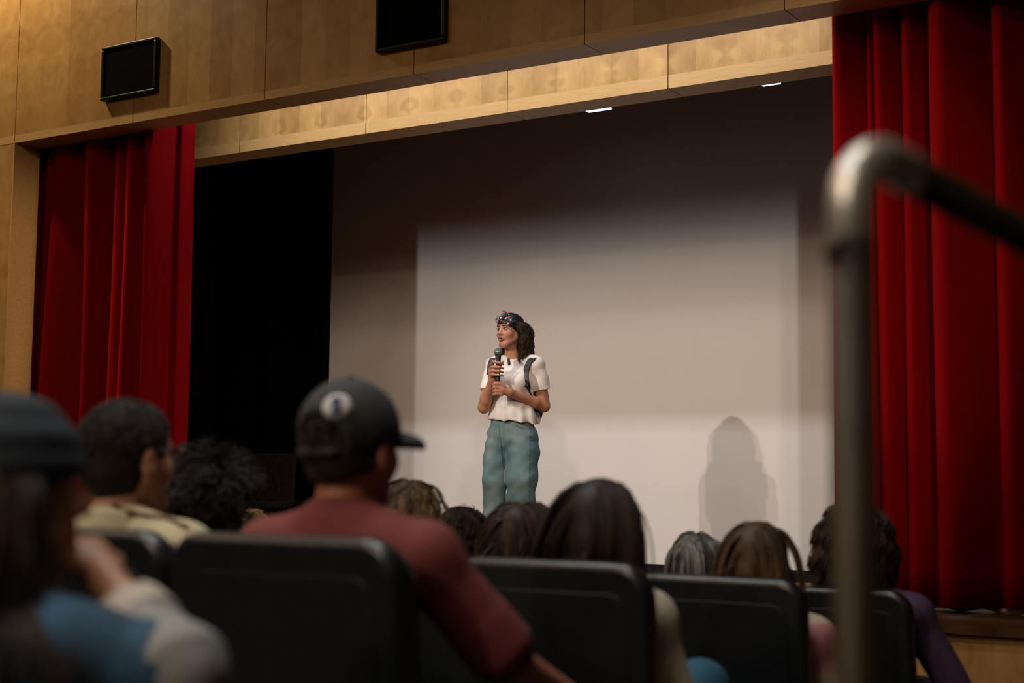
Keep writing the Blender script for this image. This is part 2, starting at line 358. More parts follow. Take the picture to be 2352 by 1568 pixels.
# sloping auditorium floor
fl = mesh('floor', [(-13, -5, floor_z(-5)), (3, -5, floor_z(-5)), (3, 6.75, floor_z(6.75)), (-13, 6.75, floor_z(6.75)),
                    (-13, -5, -1.4), (3, -5, -1.4), (3, 6.75, -1.4), (-13, 6.75, -1.4)],
          [(0, 1, 2, 3), (4, 7, 6, 5), (0, 4, 5, 1), (1, 5, 6, 2), (2, 6, 7, 3), (3, 7, 4, 0)], M_carpet)
tag(fl, 'dark sloping carpeted floor under the seats', kind='structure')
tag(box('trim_2', (-13, 6.75, -.04), (3, 7.6, .0), M_nose), 'brown wooden edge board of the stage', kind='structure')
tag(box('floor_backstage', (-13, 9.1, -.04), (3, 12.2, 0), M_floorcloth), 'black floor cloth under the screen', kind='structure')
sf = box('stage_floor', (-13, 7.6, -.04), (3, 9.1, 0), M_stage); tag(sf, 'dark brown stage floor', kind='structure')
wf = empty('wall_stage_front', (-5, 6.8, -1)); tag(wf, 'birch panelled front of the stage', kind='structure')
for i in range(13):
    x = -13+i*1.2
    box('panel', (x+.003, 6.79, -1.4), (min(x+1.2, 3)-.003, 6.86, -.04), M_wood, wf, off=wf.location)
box('backing', (-13, 6.84, -1.4), (3, 6.9, -.045), M_gap, wf, off=wf.location)
for nm, lo, hi, mm in (('wall_left', (-13.2, -5, -1.4), (-13, 12.2, 6.2), M_wallp), ('wall_right', (3, -5, -1.4), (3.2, 12.2, 6.2), M_wallp),
                       ('wall_rear', (-13.2, -5.2, -1.4), (3.2, -5, 6.2), M_wallp), ('wall_backstage', (-13.2, 12.2, -1.4), (3.2, 12.4, 6.2), M_black),
                       ('ceiling', (-13.2, -5.2, 6.2), (3.2, 12.4, 6.4), M_ceil)):
    tag(box(nm, lo, hi, mm), kind='structure')
# proscenium beam and the wall it is flush with
JX = [-12.54, -11.34, -10.14, -8.94, -7.703, -6.489, -5.290, -4.097, -2.901, -1.70, -.50, .70, 1.9, 3.0]
pw = empty('wall_proscenium', (-5, YF, 3)); tag(pw, 'birch veneer beam and wall around the stage opening', kind='structure')
for a, b in zip(JX[:-1], JX[1:]):
    box('panel', (a+.003, YF, ZB), (b-.003, YF+.03, 6.2), M_beam, pw, off=pw.location)
    box('soffit_panel', (a+.003, YF+.001, ZB-.001), (b-.003, YF+.232, ZB+.02), M_band, pw, off=pw.location)
    box('edge_band', (a+.003, YF-.0012, ZB-.0015), (b-.003, YF+.004, ZB+.055), M_band, pw, off=pw.location)
    box('back_panel', (a+.003, YF+.20, ZB+.02), (b-.003, YF+.232, 6.2), M_beam, pw, off=pw.location)
box('beam_core', (-13, YF+.028, ZB+.015), (3, YF+.205, 6.2), M_gap, pw, off=pw.location)
for a, b in zip(JX[:3], JX[1:4]):
    box('wall_panel', (a+.003, YF, -1.4), (b-.006, YF+.03, ZB-.006), M_beam, pw, off=pw.location)
box('jamb_panel', (-8.9455, YF-.001, -1.4), (-8.936, YF+.232, ZB-.002), M_band, pw, off=pw.location)
box('jamb_core', (-13, YF+.029, -1.4), (-8.947, YF+.2, ZB-.01), M_gap, pw, off=pw.location)
# inner valance behind the curtains
va = empty('trim_1', (-5, YV, 3)); tag(va, 'brightly lit birch valance hanging above the screen', kind='structure')
VX = [-10.12, -8.92, -7.716, -6.509, -5.313, -4.118, -2.92, -1.72, -.52, .68]
for a, b in zip(VX[:-1], VX[1:]):
    box('panel', (a+.003, YV, ZB+.003), (b-.003, YV+.03, 4.6), M_wood, va, off=va.location)
    box('edge_band', (a+.003, YV-.0012, ZB+.0005), (b-.003, YV+.004, ZB+.085), M_band, va, off=va.location)
    box('soffit_panel', (a+.003, YV+.001, ZB+.001), (b-.003, YV+.232, ZB+.03), M_band, va, off=va.location)
box('valance_core', (-10.1, YV+.028, ZB+.02), (.68, YV+.225, 4.6), M_gap, va, off=va.location)
# ------------------------------------------------------------------ wall loudspeakers on the beam
def wall_speaker(x0, x1, z0, z1, label):
    r = empty('wall_speaker', ((x0+x1)/2, YF, z0)); tag(r, label, 'loudspeaker', 'wall speakers on the beam'); o = r.location
    box('enclosure', (x0+.004, YF-.030, z0+.004), (x1-.004, YF-.002, z1-.004), M_frame, r, off=o)
    box('grille', (x0+.02, YF-.036, z0+.02), (x1-.02, YF-.030, z1-.02), M_grille, r, off=o)
    for lo, hi in (((x0, z0), (x1, z0+.022)), ((x0, z1-.022), (x1, z1)), ((x0, z0+.022), (x0+.022, z1-.022)), ((x1-.022, z0+.022), (x1, z1-.022))):
        box('frame_bar', (lo[0], YF-.05, lo[1]), (hi[0], YF-.004, hi[1]), M_frame, r, bev=.006, off=o)
wall_speaker(-7.99, -7.452, 3.25, 3.632, 'square black wall speaker left on the birch beam')
wall_speaker(-5.555, -5.035, 3.232, 3.66, 'black wall speaker cut by the top of the picture')
# ------------------------------------------------------------------ projection screen and black masking
sc = empty('projection_screen', (-5.5, YS, 0)); tag(sc, 'large matte white projection screen behind the speaker', 'screen')
box('screen_cloth', (-8.515, YS, .012), (-1.9, YS+.012, 4.6), M_screen, sc, off=sc.location)
box('bottom_hem', (-8.60, YS-.012, -.0), (-1.9, YS+.02, .012), M_blackedge, sc, off=sc.location)
box('side_border', (-8.60, YS-.002, .012), (-8.515, YS+.014, 4.6), M_blackedge, sc, off=sc.location)
def drape(name, top, bot, zt, zb, Y0, m, parent=None, amax=.25, hem=0., seed=1, per=18, nz=26, thick=True, base=0.):
    """hanging cloth: valleys at top/bot x positions, rounded folds standing out between them"""
    rnd = random.Random(seed); X = []
    for i in range(len(top)-1):
        w = (top[i+1]-top[i]); a = min(1.0*abs(w), amax)*rnd.uniform(.8, 1.15); p = rnd.uniform(1.2, 1.7); sk = rnd.uniform(.5, .68)
        for j in range(per): X.append((i, j/per, a, p, sk))
    X.append((len(top)-2, 1., 0.05, .8, 1)); V = []; n = len(X)
    ph = [rnd.uniform(0, 6.28) for _ in range(6)]
    for r in range(nz+1):
        v = r/nz
        for i, t, a, p, sk in X:
            xa = top[i]+(top[i+1]-top[i])*t; xb = bot[i]+(bot[i+1]-bot[i])*t; x = xa+(xb-xa)*v+.006*math.sin(5*v+i*1.7+ph[i % 6])*math.sin(math.pi*t)
            y = Y0-a*(1+.25*v*math.sin(i*2.1))*math.sin(math.pi*min(1, t**sk))**p-.006*math.sin(9*v+i+ph[(i+2) % 6])
            z = zt+(zb-zt)*v+(hem*(.5*math.sin(i*3.1+t*4)+.5*math.sin(t*9+i)) if r == nz else 0)
            V.append((x, y, z))
    Q = [(r*n+c, (r+1)*n+c, (r+1)*n+c+1, r*n+c+1) for r in range(nz) for c in range(n-1)]
    o = mesh(name, V, Q, m, parent, smooth=True, off=parent.location if parent else None)
    if thick: s = o.modifiers.new('cloth', 'SOLIDIFY'); s.thickness = .006; s.offset = 1
    return o
def pxX(l, py, Y): return [float(atY(p, py, Y)[0]) for p in l]
YC = 7.55
lt = pxX((60, 86, 112, 150, 182, 245, 300, 331, 377, 431, 447), 325, YC); lb = pxX((44, 70, 80, 95, 118, 225, 268, 315, 357, 409, 431), 1000, YC)
c1 = empty('stage_curtain', (-8.3, YC, 0)); tag(c1, 'red velvet stage curtain gathered on the far left of the stage', 'curtain', 'red stage curtains')
drape('curtain_cloth', lt, lb, 4.9, .03, YC, M_velvet, c1, seed=4)
rtp = pxX((1927, 1996, 2015, 2078, 2137, 2285, 2375, 2470, 2560, 2660), 30, YC); rb = pxX((1932, 2012, 2038, 2102, 2173, 2312, 2400, 2495, 2585, 2680), 1390, YC)
c2 = empty('stage_curtain', (-2.0, YC, 0)); tag(c2, 'red velvet stage curtain hanging on the right behind the handrail', 'curtain', 'red stage curtains')
drape('curtain_cloth', rtp, rb, 4.9, .03, YC, M_velvet, c2, seed=9, hem=.012)
M_lining = mat('white_lining', (.55, .5, .45), .8, .1, 20)
drape('lining_hem', rb[2:], rb[2:], .06, .004, YC+.004, M_lining, c2, seed=12, hem=.02, nz=3, amax=.06)
# black legs and backdrop on the left of the screen
bl = pxX((250, 330, 400, 470, 503), 700, 8.95); tag(drape('black_leg_curtain', bl, bl, 4.9, .01, 8.95, M_black, seed=3, amax=.1), 'black masking curtain just behind the edge of the left red curtain', 'curtain')
bd = pxX((300, 420, 520, 610, 700, 790), 700, 10.6); tag(drape('black_backdrop', bd, bd, 4.9, .01, 10.6, M_black, seed=5, amax=.08), 'black backdrop cloth left of the white screen', 'curtain')
# lamps behind the valance, just peeping below its edge
M_lens = mat('cool_lamp_lens', (.8, .85, .9), .3, .02, 5, emit=(.62, .8, 1, 3.0))
def fixture(px, py, Y, w, label):
    p = atY(px, py, Y); r = empty('stage_light', p); tag(r, label, 'stage light', 'lamps behind the valance')
    box('housing', (-w/2-.02, -.09, .006), (w/2+.02, .09, .12), M_frame, r, bev=.01)
    box('lens', (-w/2, -.07, -.004), (w/2, .07, .008), M_lens, r)
    tube('hanger', [(0, 0, .11), (0, 0, 1.3)], .012, M_frame, r, 8)
fixture(1368, 249, 9.3, .19, 'small glowing stage lamp peeping below the middle of the valance')
fixture(1764, 189, 9.3, .13, 'smallest glowing stage lamp, below the valance near the right curtain')
# dim stacked chairs in the dark wing
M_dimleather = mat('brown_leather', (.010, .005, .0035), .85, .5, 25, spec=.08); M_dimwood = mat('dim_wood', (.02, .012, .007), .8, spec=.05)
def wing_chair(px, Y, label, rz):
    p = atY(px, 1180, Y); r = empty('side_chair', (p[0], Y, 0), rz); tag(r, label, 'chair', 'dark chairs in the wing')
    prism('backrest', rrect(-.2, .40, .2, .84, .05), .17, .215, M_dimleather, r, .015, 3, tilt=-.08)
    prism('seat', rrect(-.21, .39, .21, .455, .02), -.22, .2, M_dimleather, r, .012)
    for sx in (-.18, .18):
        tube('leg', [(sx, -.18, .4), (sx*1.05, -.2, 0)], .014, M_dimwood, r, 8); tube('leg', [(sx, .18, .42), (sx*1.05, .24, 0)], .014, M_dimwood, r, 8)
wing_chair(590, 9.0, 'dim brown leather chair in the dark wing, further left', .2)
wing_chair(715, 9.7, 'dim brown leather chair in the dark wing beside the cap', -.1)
# ------------------------------------------------------------------ auditorium chairs
M_vinyl = mat('black_seat_shell', (.006, .008, .009), .33, .25, 60, spec=.5, bump=.03)
M_cush = mat('charcoal_seat_fabric', (.012, .014, .017), .85, .4, 300)
M_steel = mat('dark_steel', (.03, .03, .033), .45, .1, 20, metal=.8)
COLX = lambda c: -1.783-.545*c
ROWY = lambda r: 2.0+.9*r
CH = 1.0
CHW = .535
def make_chair():
    r = empty('auditorium_chair'); w = CHW/2; T = .10
    prism('back_shell', rrect(-w, .34, w, CH+.0, .075, rb=.03), .0+T, .06+T, M_vinyl, r, .022, 4, tilt=T)
    prism('back_panel', rrect(-w+.05, .40, w-.05, CH-.068, .045, rb=.03), -.0025+T, .01+T, M_vinyl, r, .0015, 1, tilt=T)
    prism('back_cushion', rrect(-w+.02, .42, w-.02, CH-.02, .06, rb=.03), .055+T, .10+T, M_cush, r, .02, 3, tilt=T)
    o = prism('seat_cushion', rrect(-w+.03, .33, w-.03, .42, .03), .12, .56, M_cush, r, .025, 3)
    for s in (-1, 1):
        x = s*(w-.024)
        prism('armrest', rrect(x-.022, .56, x+.022, .595, .012, 4), .12, .46, M_vinyl, r, .006)
        prism('arm_post', rrect(x-.016, .0, x+.016, .565, .005, 3), .22, .34, M_steel, r, .004)
    return r
def copy_tree(o, parent=None):
    c = o.copy(); COL.objects.link(c)
    if parent: c.parent = parent
    for ch in list(o.children): copy_tree(ch, c)
    return c
CHAIRS = [(-1, 0, 'black auditorium chair of the person in the denim jacket, nearest the camera'), (0, 1, 'black auditorium chair behind the cream collared man'),
          (0, 0, 'large black auditorium chair back in front of the maroon shirt, the largest in view'), (1, 0, 'black auditorium chair back below the long dark hair'), (2, 0, 'black auditorium chair back below the grey and blonde heads'),
          (3, 0, 'black auditorium chair back half behind the handrail post, by the purple sweater'), (1, 2, 'black auditorium chair under the curly haired person'), (2, 2, 'black auditorium chair under the person with golden highlights'),
          (2, 1, 'black auditorium chair under the person with brown wavy hair'), (3, 3, 'black auditorium chair under the person with short dark hair'), (3, 5, 'black auditorium chair under the braided blonde head'), (3, 1, 'black auditorium chair under the grey haired person')]
ch0 = make_chair()
for i, (r, c, lab) in enumerate(CHAIRS):
    o = ch0 if i == 0 else copy_tree(ch0)
    o.location = (COLX(c), ROWY(r)+.0, floor_z(ROWY(r)+.1)); tag(o, lab, 'chair', 'auditorium chairs')
# ------------------------------------------------------------------ handrail of the aisle stair
M_chrome = mat('worn_steel_rail', (.030, .022, .012), .45, .15, 12, metal=.35, spec=.2)
R_ = .0215
cl = [atD(x, y, D) for x, y, D in ((1957, 560, 1.42), (1955, 470, 1.42), (1970, 402, 1.43), (2020, 366, 1.455), (2090, 399, 1.50))]
hr = atD(2352, 543, 1.80); corner = cl[0]; bendP = cl; dirv = (hr-cl[-1])/np.linalg.norm(hr-cl[-1])
hr_o = empty('handrail', (corner[0], corner[1], floor_z(corner[1]))); tag(hr_o, 'blurred steel handrail with bent corner close to the camera', 'handrail'); off = hr_o.location
tube('post', [np.array([corner[0], corner[1], floor_z(corner[1])]), bendP[0]], R_, M_chrome, hr_o, 20, off)
tube('bend', bez(bendP, 14), R_*1.02, mat('bend_highlight_steel', (.5, .5, .47), .35, .2, 30, metal=.7), hr_o, 20, off)  # the bend's highlight is put into a paler steel colour than the post
tube('rail', [bendP[-1], bendP[-1]+dirv*1.9], R_, M_chrome, hr_o, 20, off)
e2 = bendP[-1]+dirv*1.8
tube('post', [np.array([e2[0], e2[1], floor_z(e2[1])]), e2-np.array([0, 0, .015])], R_, M_chrome, hr_o, 20, off)
tube('base_flange', [np.array([corner[0], corner[1], floor_z(corner[1])]), np.array([corner[0], corner[1], floor_z(corner[1])+.012])], .05, M_chrome, hr_o, 20, off)
sp_ = atD(1912, 575, 1.41); tube('set_screw', [sp_+RT*.012, sp_-RT*.006], .011, M_chrome, hr_o, 10, off)
# ------------------------------------------------------------------ people kit
M_skin = mat('skin', (.40, .185, .115), .5, .12, 40, spec=.35)
M_skin_red = mat('ruddy_skin', (.36, .14, .085), .5, .15, 40, spec=.35)
M_hair = mat_attr('hair_strands', .5, .18)
M_eye = mat('eye_white', (.30, .26, .23), .25, .05, 20); M_iris = mat('dark_iris', (.01, .007, .005), .15, .1, 20)
M_lip = mat('lips', (.28, .085, .065), .45, .1, 40); M_brow = mat('dark_brow', (.015, .009, .006), .7)
def head_prims(f, c, R, s=1.0, face=True, ears=True, neck=None):
    """skull, face and ears into field f; c head centre, R rotation (x right, y forward, z up)"""
    P = lambda *p: np.asarray(c)+R @ (np.asarray(p)*s)
    E = lambda p, r, k=.02, op='u': f.ell(P(*p), np.asarray(r)*s, k, R, op)
    C = lambda a, b, r1, r2, k=.015, op='u': f.cone(P(*a), P(*b), r1*s, r2*s, k, op)
    E((0, -.012, .03), (.074, .094, .085)); E((0, .022, -.03), (.060, .066, .076), .03)
    for q in (-1, 1):
        C((q*.054, .0, -.045), (q*.016, .064, -.098), .020, .015, .025)
        E((q*.036, .052, -.028), (.026, .026, .026), .02)
        if ears: E((q*.080, -.008, -.012), (.011, .021, .034), .008); E((q*.090, -.002, -.010), (.006, .011, .019), .006, 'x')
    C((-.012, .066, -.098), (.012, .066, -.098), .017, .017, .02)
    if face:
        C((-.030, .070, .024), (.030, .070, .024), .013, .013, .015)
        for q in (-1, 1): E((q*.031, .090, .004), (.017, .014, .011), .008, 'x')
        C((0, .080, .012), (0, .103, -.026), .008, .0105, .010)
        for q in (-1, 1): C((q*.010, .090, -.032), (q*.011, .094, -.030), .008, .007, .006)
        E((0, .082, -.060), (.024, .012, .014), .012)
    if neck is not None: f.cone(P(0, -.022, -.06), neck, .050*s, .056*s, .03)
def hand_prims(f, wrist, palm, fdir, up, spread=1.0, curl=.5, r=.0085, k=.004, thumb=1):
    """simple five-finger hand: palm from wrist along fdir, fingers curling toward -up"""
    fdir = np.asarray(fdir, float)/np.linalg.norm(fdir); up = np.asarray(up, float); up = up-fdir*(up@fdir); up /= np.linalg.norm(up); sd = np.cross(fdir, up)
    w = np.asarray(wrist, float); f.cone(w, w+fdir*.045, .024, .026, .015)
    for i, (o, L) in enumerate(zip((-.030, -.010, .010, .029), (.072, .080, .075, .058))):
        b = w+fdir*.035+sd*o*.8; kn = w+fdir*.085+sd*o; f.cone(b, kn, .013, .0105, .01)
        p = kn; a = 0
        for j, q in enumerate((.45, .32, .23)):
            a += curl*(1.0 if j else .8); d = fdir*math.cos(a)-up*math.sin(a); n = p+d*L*q; f.cone(p, n, r*(1.05-.1*j), r*(.95-.1*j), k); p = n
    t0 = w+fdir*.03+sd*thumb*-.028; t1 = t0+fdir*.032-sd*thumb*.022-up*.012; t2 = t1+fdir*.030-up*.014*curl
    f.cone(t0, t1, .014, .0105, .01); f.cone(t1, t2, .0105, .008, k)
HSEED = [100]
def strands_mesh(P, R, sides=3):
    """P (n,k,3) centre lines, R (n,k) radii -> verts, quads"""
    n, k, _ = P.shape; T = np.gradient(P, axis=1); T /= np.linalg.norm(T, axis=2, keepdims=True)+1e-9
    ref = np.where(np.abs(T[:, :1, 2:3]) < .9, np.array([0, 0, 1.]), np.array([1., 0, 0]))[:, 0]
    a = np.cross(T[:, 0], ref); a /= np.linalg.norm(a, axis=1, keepdims=True)+1e-9; A = [a]
    for i in range(1, k):
        a = A[-1]-T[:, i]*(A[-1]*T[:, i]).sum(1, keepdims=True); a /= np.linalg.norm(a, axis=1, keepdims=True)+1e-9; A.append(a)
    A = np.stack(A, 1); B = np.cross(T, A); g = np.arange(sides)*2*np.pi/sides
    V = P[:, :, None]+R[:, :, None, None]*(np.cos(g)[:, None]*A[:, :, None]+np.sin(g)[:, None]*B[:, :, None])
    i = (np.arange(n)[:, None, None]*k+np.arange(k-1)[None, :, None])*sides; j = np.arange(sides)[None, None]; j2 = (j+1) % sides
    return V.reshape(-1, 3), np.stack([i+j, i+j2, i+sides+j2, i+sides+j], -1).reshape(-1, 4)
def scalp_locks(c, R, rnd, n, length, rads, style, coll, wave=0., freq=3., lockr=.002, seg=12, s=1.0, cols=((.02, .012, .008),), tipcol=None, tip0=.4, maxface=.30, low=-.45, part=0., lift=.010, pull=None, droop=.45, clump=14, back=.0, rootf=None, lay0=0., maxw=None, wall=None):
    """fine strands in clumps, rooted on the scalp, combed away from the parting, falling over head and shoulders"""
    HSEED[0] += 1; rs = np.random.RandomState(HSEED[0])
    er = np.array([.077, .098, .088])*s; ec = np.asarray(c)+R @ (np.array([0, -.012, .03])*s)
    m = max(4, n//clump); D = []
    while len(D) < m:
        d = rs.normal(size=(4*m, 3)); d /= np.linalg.norm(d, axis=1, keepdims=True)
        ok = (d[:, 2] > low) & ~((d[:, 1] > maxface) & (d[:, 2] < .55)) & (d[:, 1] < .75)
        if rootf is not None: ok &= rootf(d*er)
        D.extend(d[ok])
    D = np.array(D[:m]); ci = rs.randint(0, m, n); d = D[ci]+rs.normal(size=(n, 3))*.07; d /= np.linalg.norm(d, axis=1, keepdims=True)
    cl_lay = rs.uniform(0, 1, m)**1.3; lay = (lay0+(cl_lay[ci]*.8+rs.uniform(0, .25, n))*lift)[:, None]
    p = d*er; nrm = d/er; nrm /= np.linalg.norm(nrm, axis=1, keepdims=True)
    if pull is not None: tg = np.asarray(pull)-p
    elif style == 'short':
        jit = rs.normal(size=(m, 3))*np.array([.5, .5, .4])*.6; tg = np.stack([d[:, 0]*.6, -.5+0*d[:, 0], -.6+0*d[:, 0]], 1)+jit[ci]+rs.normal(size=(n, 3))*.25
    else: tg = np.stack([np.where(d[:, 0] > part, .9, -.9)*np.clip(d[:, 2]*1.6-.1, 0, 1)+d[:, 0]*np.clip(d[:, 2]+.4, .1, 1), np.full(n, -.45 if style != 'bob' else -.2), np.full(n, -.25)], 1)
    tg = tg-nrm*(tg*nrm).sum(1, keepdims=True); tg /= np.linalg.norm(tg, axis=1, keepdims=True)+1e-9
    ds = (length*rs.uniform(.85, 1.06, m)[ci]*rs.uniform(.93, 1.04, n)/seg)[:, None]; v = tg @ R.T; p = ec+p @ R.T; P = [p]
    G = np.array([0, -back, -droop])
    for i in range(seg):
        v = v+G; v /= np.linalg.norm(v, axis=1, keepdims=True); st = ds
        if pull is not None:
            w = ec+R @ np.asarray(pull)-p; dd = np.linalg.norm(w, axis=1, keepdims=True)+1e-9; v = w/dd; st = np.minimum(ds, dd*.6)
        p = p+v*st
        e = ((p-ec) @ R)/(er+lay); q = np.linalg.norm(e, axis=1, keepdims=True); p = np.where(q < 1, ec+(e/q*(er+lay)) @ R.T, p)
        for cq, cr in coll:
            rr = np.asarray(cr)+lay; e = (p-cq)/rr; q = np.linalg.norm(e, axis=1, keepdims=True)+1e-9; p = np.where(q < 1, cq+e/q*rr, p)
        if wall: p[:, 1] = np.where(p[:, 2] < wall[1], np.maximum(p[:, 1], wall[0]), p[:, 1])
        w = p-P[-1]; v = w/(np.linalg.norm(w, axis=1, keepdims=True)+1e-9); P.append(p)
    P = np.stack(P, 1); t = np.linspace(0, 1, seg+1)
    if wave:
        ph = rs.uniform(0, 6.28, m)[ci]+rs.normal(size=n)*.25; az = rs.uniform(0, 6.28, m)[ci]; am = (wave*rs.uniform(.6, 1.2, m)[ci])[:, None]*np.minimum(1, t*2.5)[None]
        s1 = np.stack([np.cos(az), np.sin(az), 0*az], 1); s2 = np.stack([-np.sin(az), np.cos(az), 0*az], 1); fr = (freq*rs.uniform(.85, 1.15, m)[ci])[:, None]*6.28*t[None]+ph[:, None]
        P = P+(np.sin(fr)*am)[:, :, None]*s1[:, None]+(np.cos(fr)*am*.7)[:, :, None]*s2[:, None]
    if style == 'short': P = P+(nrm @ R.T)[:, None]*(t[None]*(rs.uniform(.15, 1, m)[ci]*lift)[:, None])[:, :, None]
    if maxw:
        keep = (np.abs(P[:, :, 0]-c[0])-.22*np.clip(c[2]-P[:, :, 2]-.10, 0, .3)).max(1) < maxw; P = P[keep]; ci = ci[keep]; n = len(P)
    Rr = (lockr*rs.uniform(.7, 1.25, n))[:, None]*np.interp(t, (0, .15, .7, 1), (.8, 1, .9, .25))[None]
    col = np.array(cols)[rs.randint(0, len(cols), m)][ci]*rs.uniform(.65, 1.35, (n, 1)); col = np.repeat(col[:, None], seg+1, 1)
    if tipcol is not None:
        tt = np.clip((t-tip0)/.35, 0, 1)[None]*(rs.uniform(.15, 1, m)[ci])[:, None]; col = col*(1-tt[:, :, None])+np.array(tipcol)*tt[:, :, None]
    V, Q = strands_mesh(P, Rr, 3)
    return V, Q, np.repeat(col.reshape(-1, 3), 3, 0)
def hair_obj(name, parts, parent, base):
    V = []; Q = []; C = []; o = 0
    for v, q, c in parts: V.append(v); Q.append(q+o); C.append(np.broadcast_to(c, (len(v), 3))); o += len(v)
    return mesh(name, np.concatenate(V), np.concatenate(Q), M_hair, parent, True, base, np.concatenate(C))
def hair_base(c, R, s=1., grow=.006, h=.008, face=.35, low=-.06, col=(.02, .012, .008), extra=None):
    f = Field(np.asarray(c)-.2, np.asarray(c)+.2, h)
    P = lambda *p: np.asarray(c)+R @ (np.asarray(p)*s)
    f.ell(P(0, -.012, .03), np.array([.074, .094, .085])*s+grow, .0, R); f.ell(P(0, -.035, -.02), np.array([.068, .068, .075])*s+grow, .02, R)
    if extra: extra(f, P)
    n = R @ np.array([0, 1, -.55]); f.half(P(0, .055, .02), n); f.half(P(0, 0, low-.05), R @ np.array([0, .35, -1.]))
    V, Q = f.mesh(1); return V, Q, np.array(col)
PEOPLE = {}
def wobble(seed, amp, k=22):
    r = random.Random(seed); W = [(r.uniform(-k, k), r.uniform(-k, k), r.uniform(-k*.6, k*.6), r.uniform(0, 6.28), r.uniform(.4, 1)) for _ in range(7)]
    def fn(x, y, z):
        a = 0
        for kx, ky, kz, p, m in W: a = a+m*np.sin(kx*x+ky*y+kz*z+p)
        return amp*a/3
    return fn
def seated(name, label, row, X, dz, shirt, trouser, yaw=0., skin=M_skin, sleeve='long', arm=(.25, .25), lean=0., sw=.175, hs=1., h=.010, collar=None, ears=True, col=0, fold=.0035, custom=None, tilt=0., armR=None, kneeR=None, hy=.22):
    """a person sitting in the chair of that row; dz = crown above the chair back"""
    Yr = ROWY(row); fz = floor_z(Yr+.1); base = np.array([X, Yr+.25, fz]); top = fz+CH+dz
    cx = COLX(col); hipx = X*.5+cx*.5 if abs(X-cx) < .3 else X
    root = empty('person', base); tag(root, label, 'person', 'seated audience')
    hc = np.array([X, Yr+hy, top-.115*hs]); R = rotm(yaw, 0, tilt)
    zs = top-.305*hs; nb = np.array([X-.0, Yr+hy-.035, zs+.045]); hip = np.array([hipx, Yr+.27, fz+.50])
    shl = [np.array([X+q*sw, Yr+hy-.02, zs-.015]) for q in (-1, 1)]
    el = [shl[0]+np.array([-arm[0]*.35, .06, -.27]), shl[1]+np.array([arm[1]*.35, .06, -.27])]
    wr = [np.array([hipx-.11, Yr+.50, fz+.64]), np.array([hipx+.11, Yr+.50, fz+.64])]
    if armR: el[1], wr[1] = armR
    kn = [np.array([hipx+q*.11, Yr+.74, fz+.50]) for q in (-1, 1)]
    if kneeR is not None: kn[1] = np.asarray(kneeR)
    an = [np.array([hipx+q*.10, Yr+.70, fz+.09]) for q in (-1, 1)]
    lo = np.minimum.reduce([hc-.16, hip-.3, an[0]-.1, el[0]-.1, shl[0]-.12]); hi = np.maximum.reduce([hc+.16, hip+.25, kn[1]+.22, el[1]+.1, wr[1]+.18, shl[1]+.12, an[1]+np.array([.05, .22, 0])]); lo[2] = fz-.0; hi[2] = top+.06
    # body: one continuous surface
    f = Field(lo, hi, h); mid = (hip+nb)/2+np.array([0, -.03, 0])
    f.cone(hip, mid, .11, .10, .03); f.cone(mid, nb-np.array([0, 0, .09]), .10, .10, .05); f.cone(shl[0], shl[1], .048, .048, .05)
    for q in (0, 1):
        f.cone(shl[q], el[q], .046, .038, .02); f.cone(el[q], wr[q], .037, .026, .015)
        d = wr[q]-el[q]; hand_prims(f, wr[q], None, d, (0, 0, 1) if abs(d[2]) < np.linalg.norm(d)*.7 else (-1, 0, .2), curl=.45, thumb=(1, -1)[q])
        f.cone(hip+np.array([(q*2-1)*.09, 0, 0]), kn[q], .08, .055, .03); f.cone(kn[q], an[q], .052, .036, .02); f.cone(an[q]-np.array([0, .02, .045]), an[q]+np.array([0, .15, -.055]), .035, .026, .02)
    head_prims(f, hc, R, hs, True, ears, nb-np.array([0, 0, .02]))
    V, Q = f.mesh(1); mesh('body', V, Q, skin, root, True, base)
    # top
    f = Field(lo, hi, h); g = .017
    f.cone(hip+np.array([0, .02, -.02]), mid, .125, .125, .03); f.cone(mid, nb-np.array([0, .0, .13]), .125, .115, .06); f.cone(mid+np.array([-.05, 0, .03]), nb+np.array([-.06, -.01, -.15]), .10, .10, .04); f.cone(mid+np.array([.05, 0, .03]), nb+np.array([.06, -.01, -.15]), .10, .10, .04)
    f.cone(shl[0], shl[1], .058, .058, .06)
    for q in (0, 1):
        f.cone(nb+np.array([0, 0, -.005]), shl[q]+np.array([0, 0, .005]), .058, .055, .05)
        if sleeve == 'short': f.cone(shl[q], shl[q]*.12+el[q]*.88, .062, .062, .03); f.cone(shl[q]*.4+el[q]*.6, shl[q]*.08+el[q]*.92, .062, .064, .01, flat=True)
        elif sleeve == 'long': f.cone(shl[q], el[q], .062, .055, .03); f.cone(el[q], wr[q], .054, .042, .02)
    f.ell(nb+np.array([0, .03, .085]), (.062, .062, .055), .012, None, 'x')
    if fold: f.ripple(wobble(hash(name) % 97 if False else len(label), fold))
    V, Q = f.mesh(1); so = mesh('top', V, Q, shirt, root, True, base)
    # trousers
    f = Field(lo, hi, h); f.cone(hip, hip+np.array([0, .02, .04]), .135, .13, .03)
    for q in (0, 1): f.cone(hip+np.array([(q*2-1)*.08, 0, 0]), kn[q], .098, .072, .04); f.cone(kn[q], an[q]+np.array([0, 0, .03]), .070, .058, .02)
    V, Q = f.mesh(1); mesh('trousers', V, Q, trouser, root, True, base)
    f = Field(lo, hi, h)
    for q in (0, 1): f.cone(an[q]-np.array([0, .03, .045]), an[q]+np.array([0, .16, -.055]), .043, .034, .02)
    V, Q = f.mesh(1); mesh('shoes', V, Q, mat('dark_shoes', (.02, .02, .02), .6), root, True, base)
    info = dict(root=root, base=base, hc=hc, R=R, nb=nb, shl=shl, zs=zs, el=el, wr=wr, X=X, Y=Yr+hy, hs=hs, top=so, lo=lo, hi=hi)
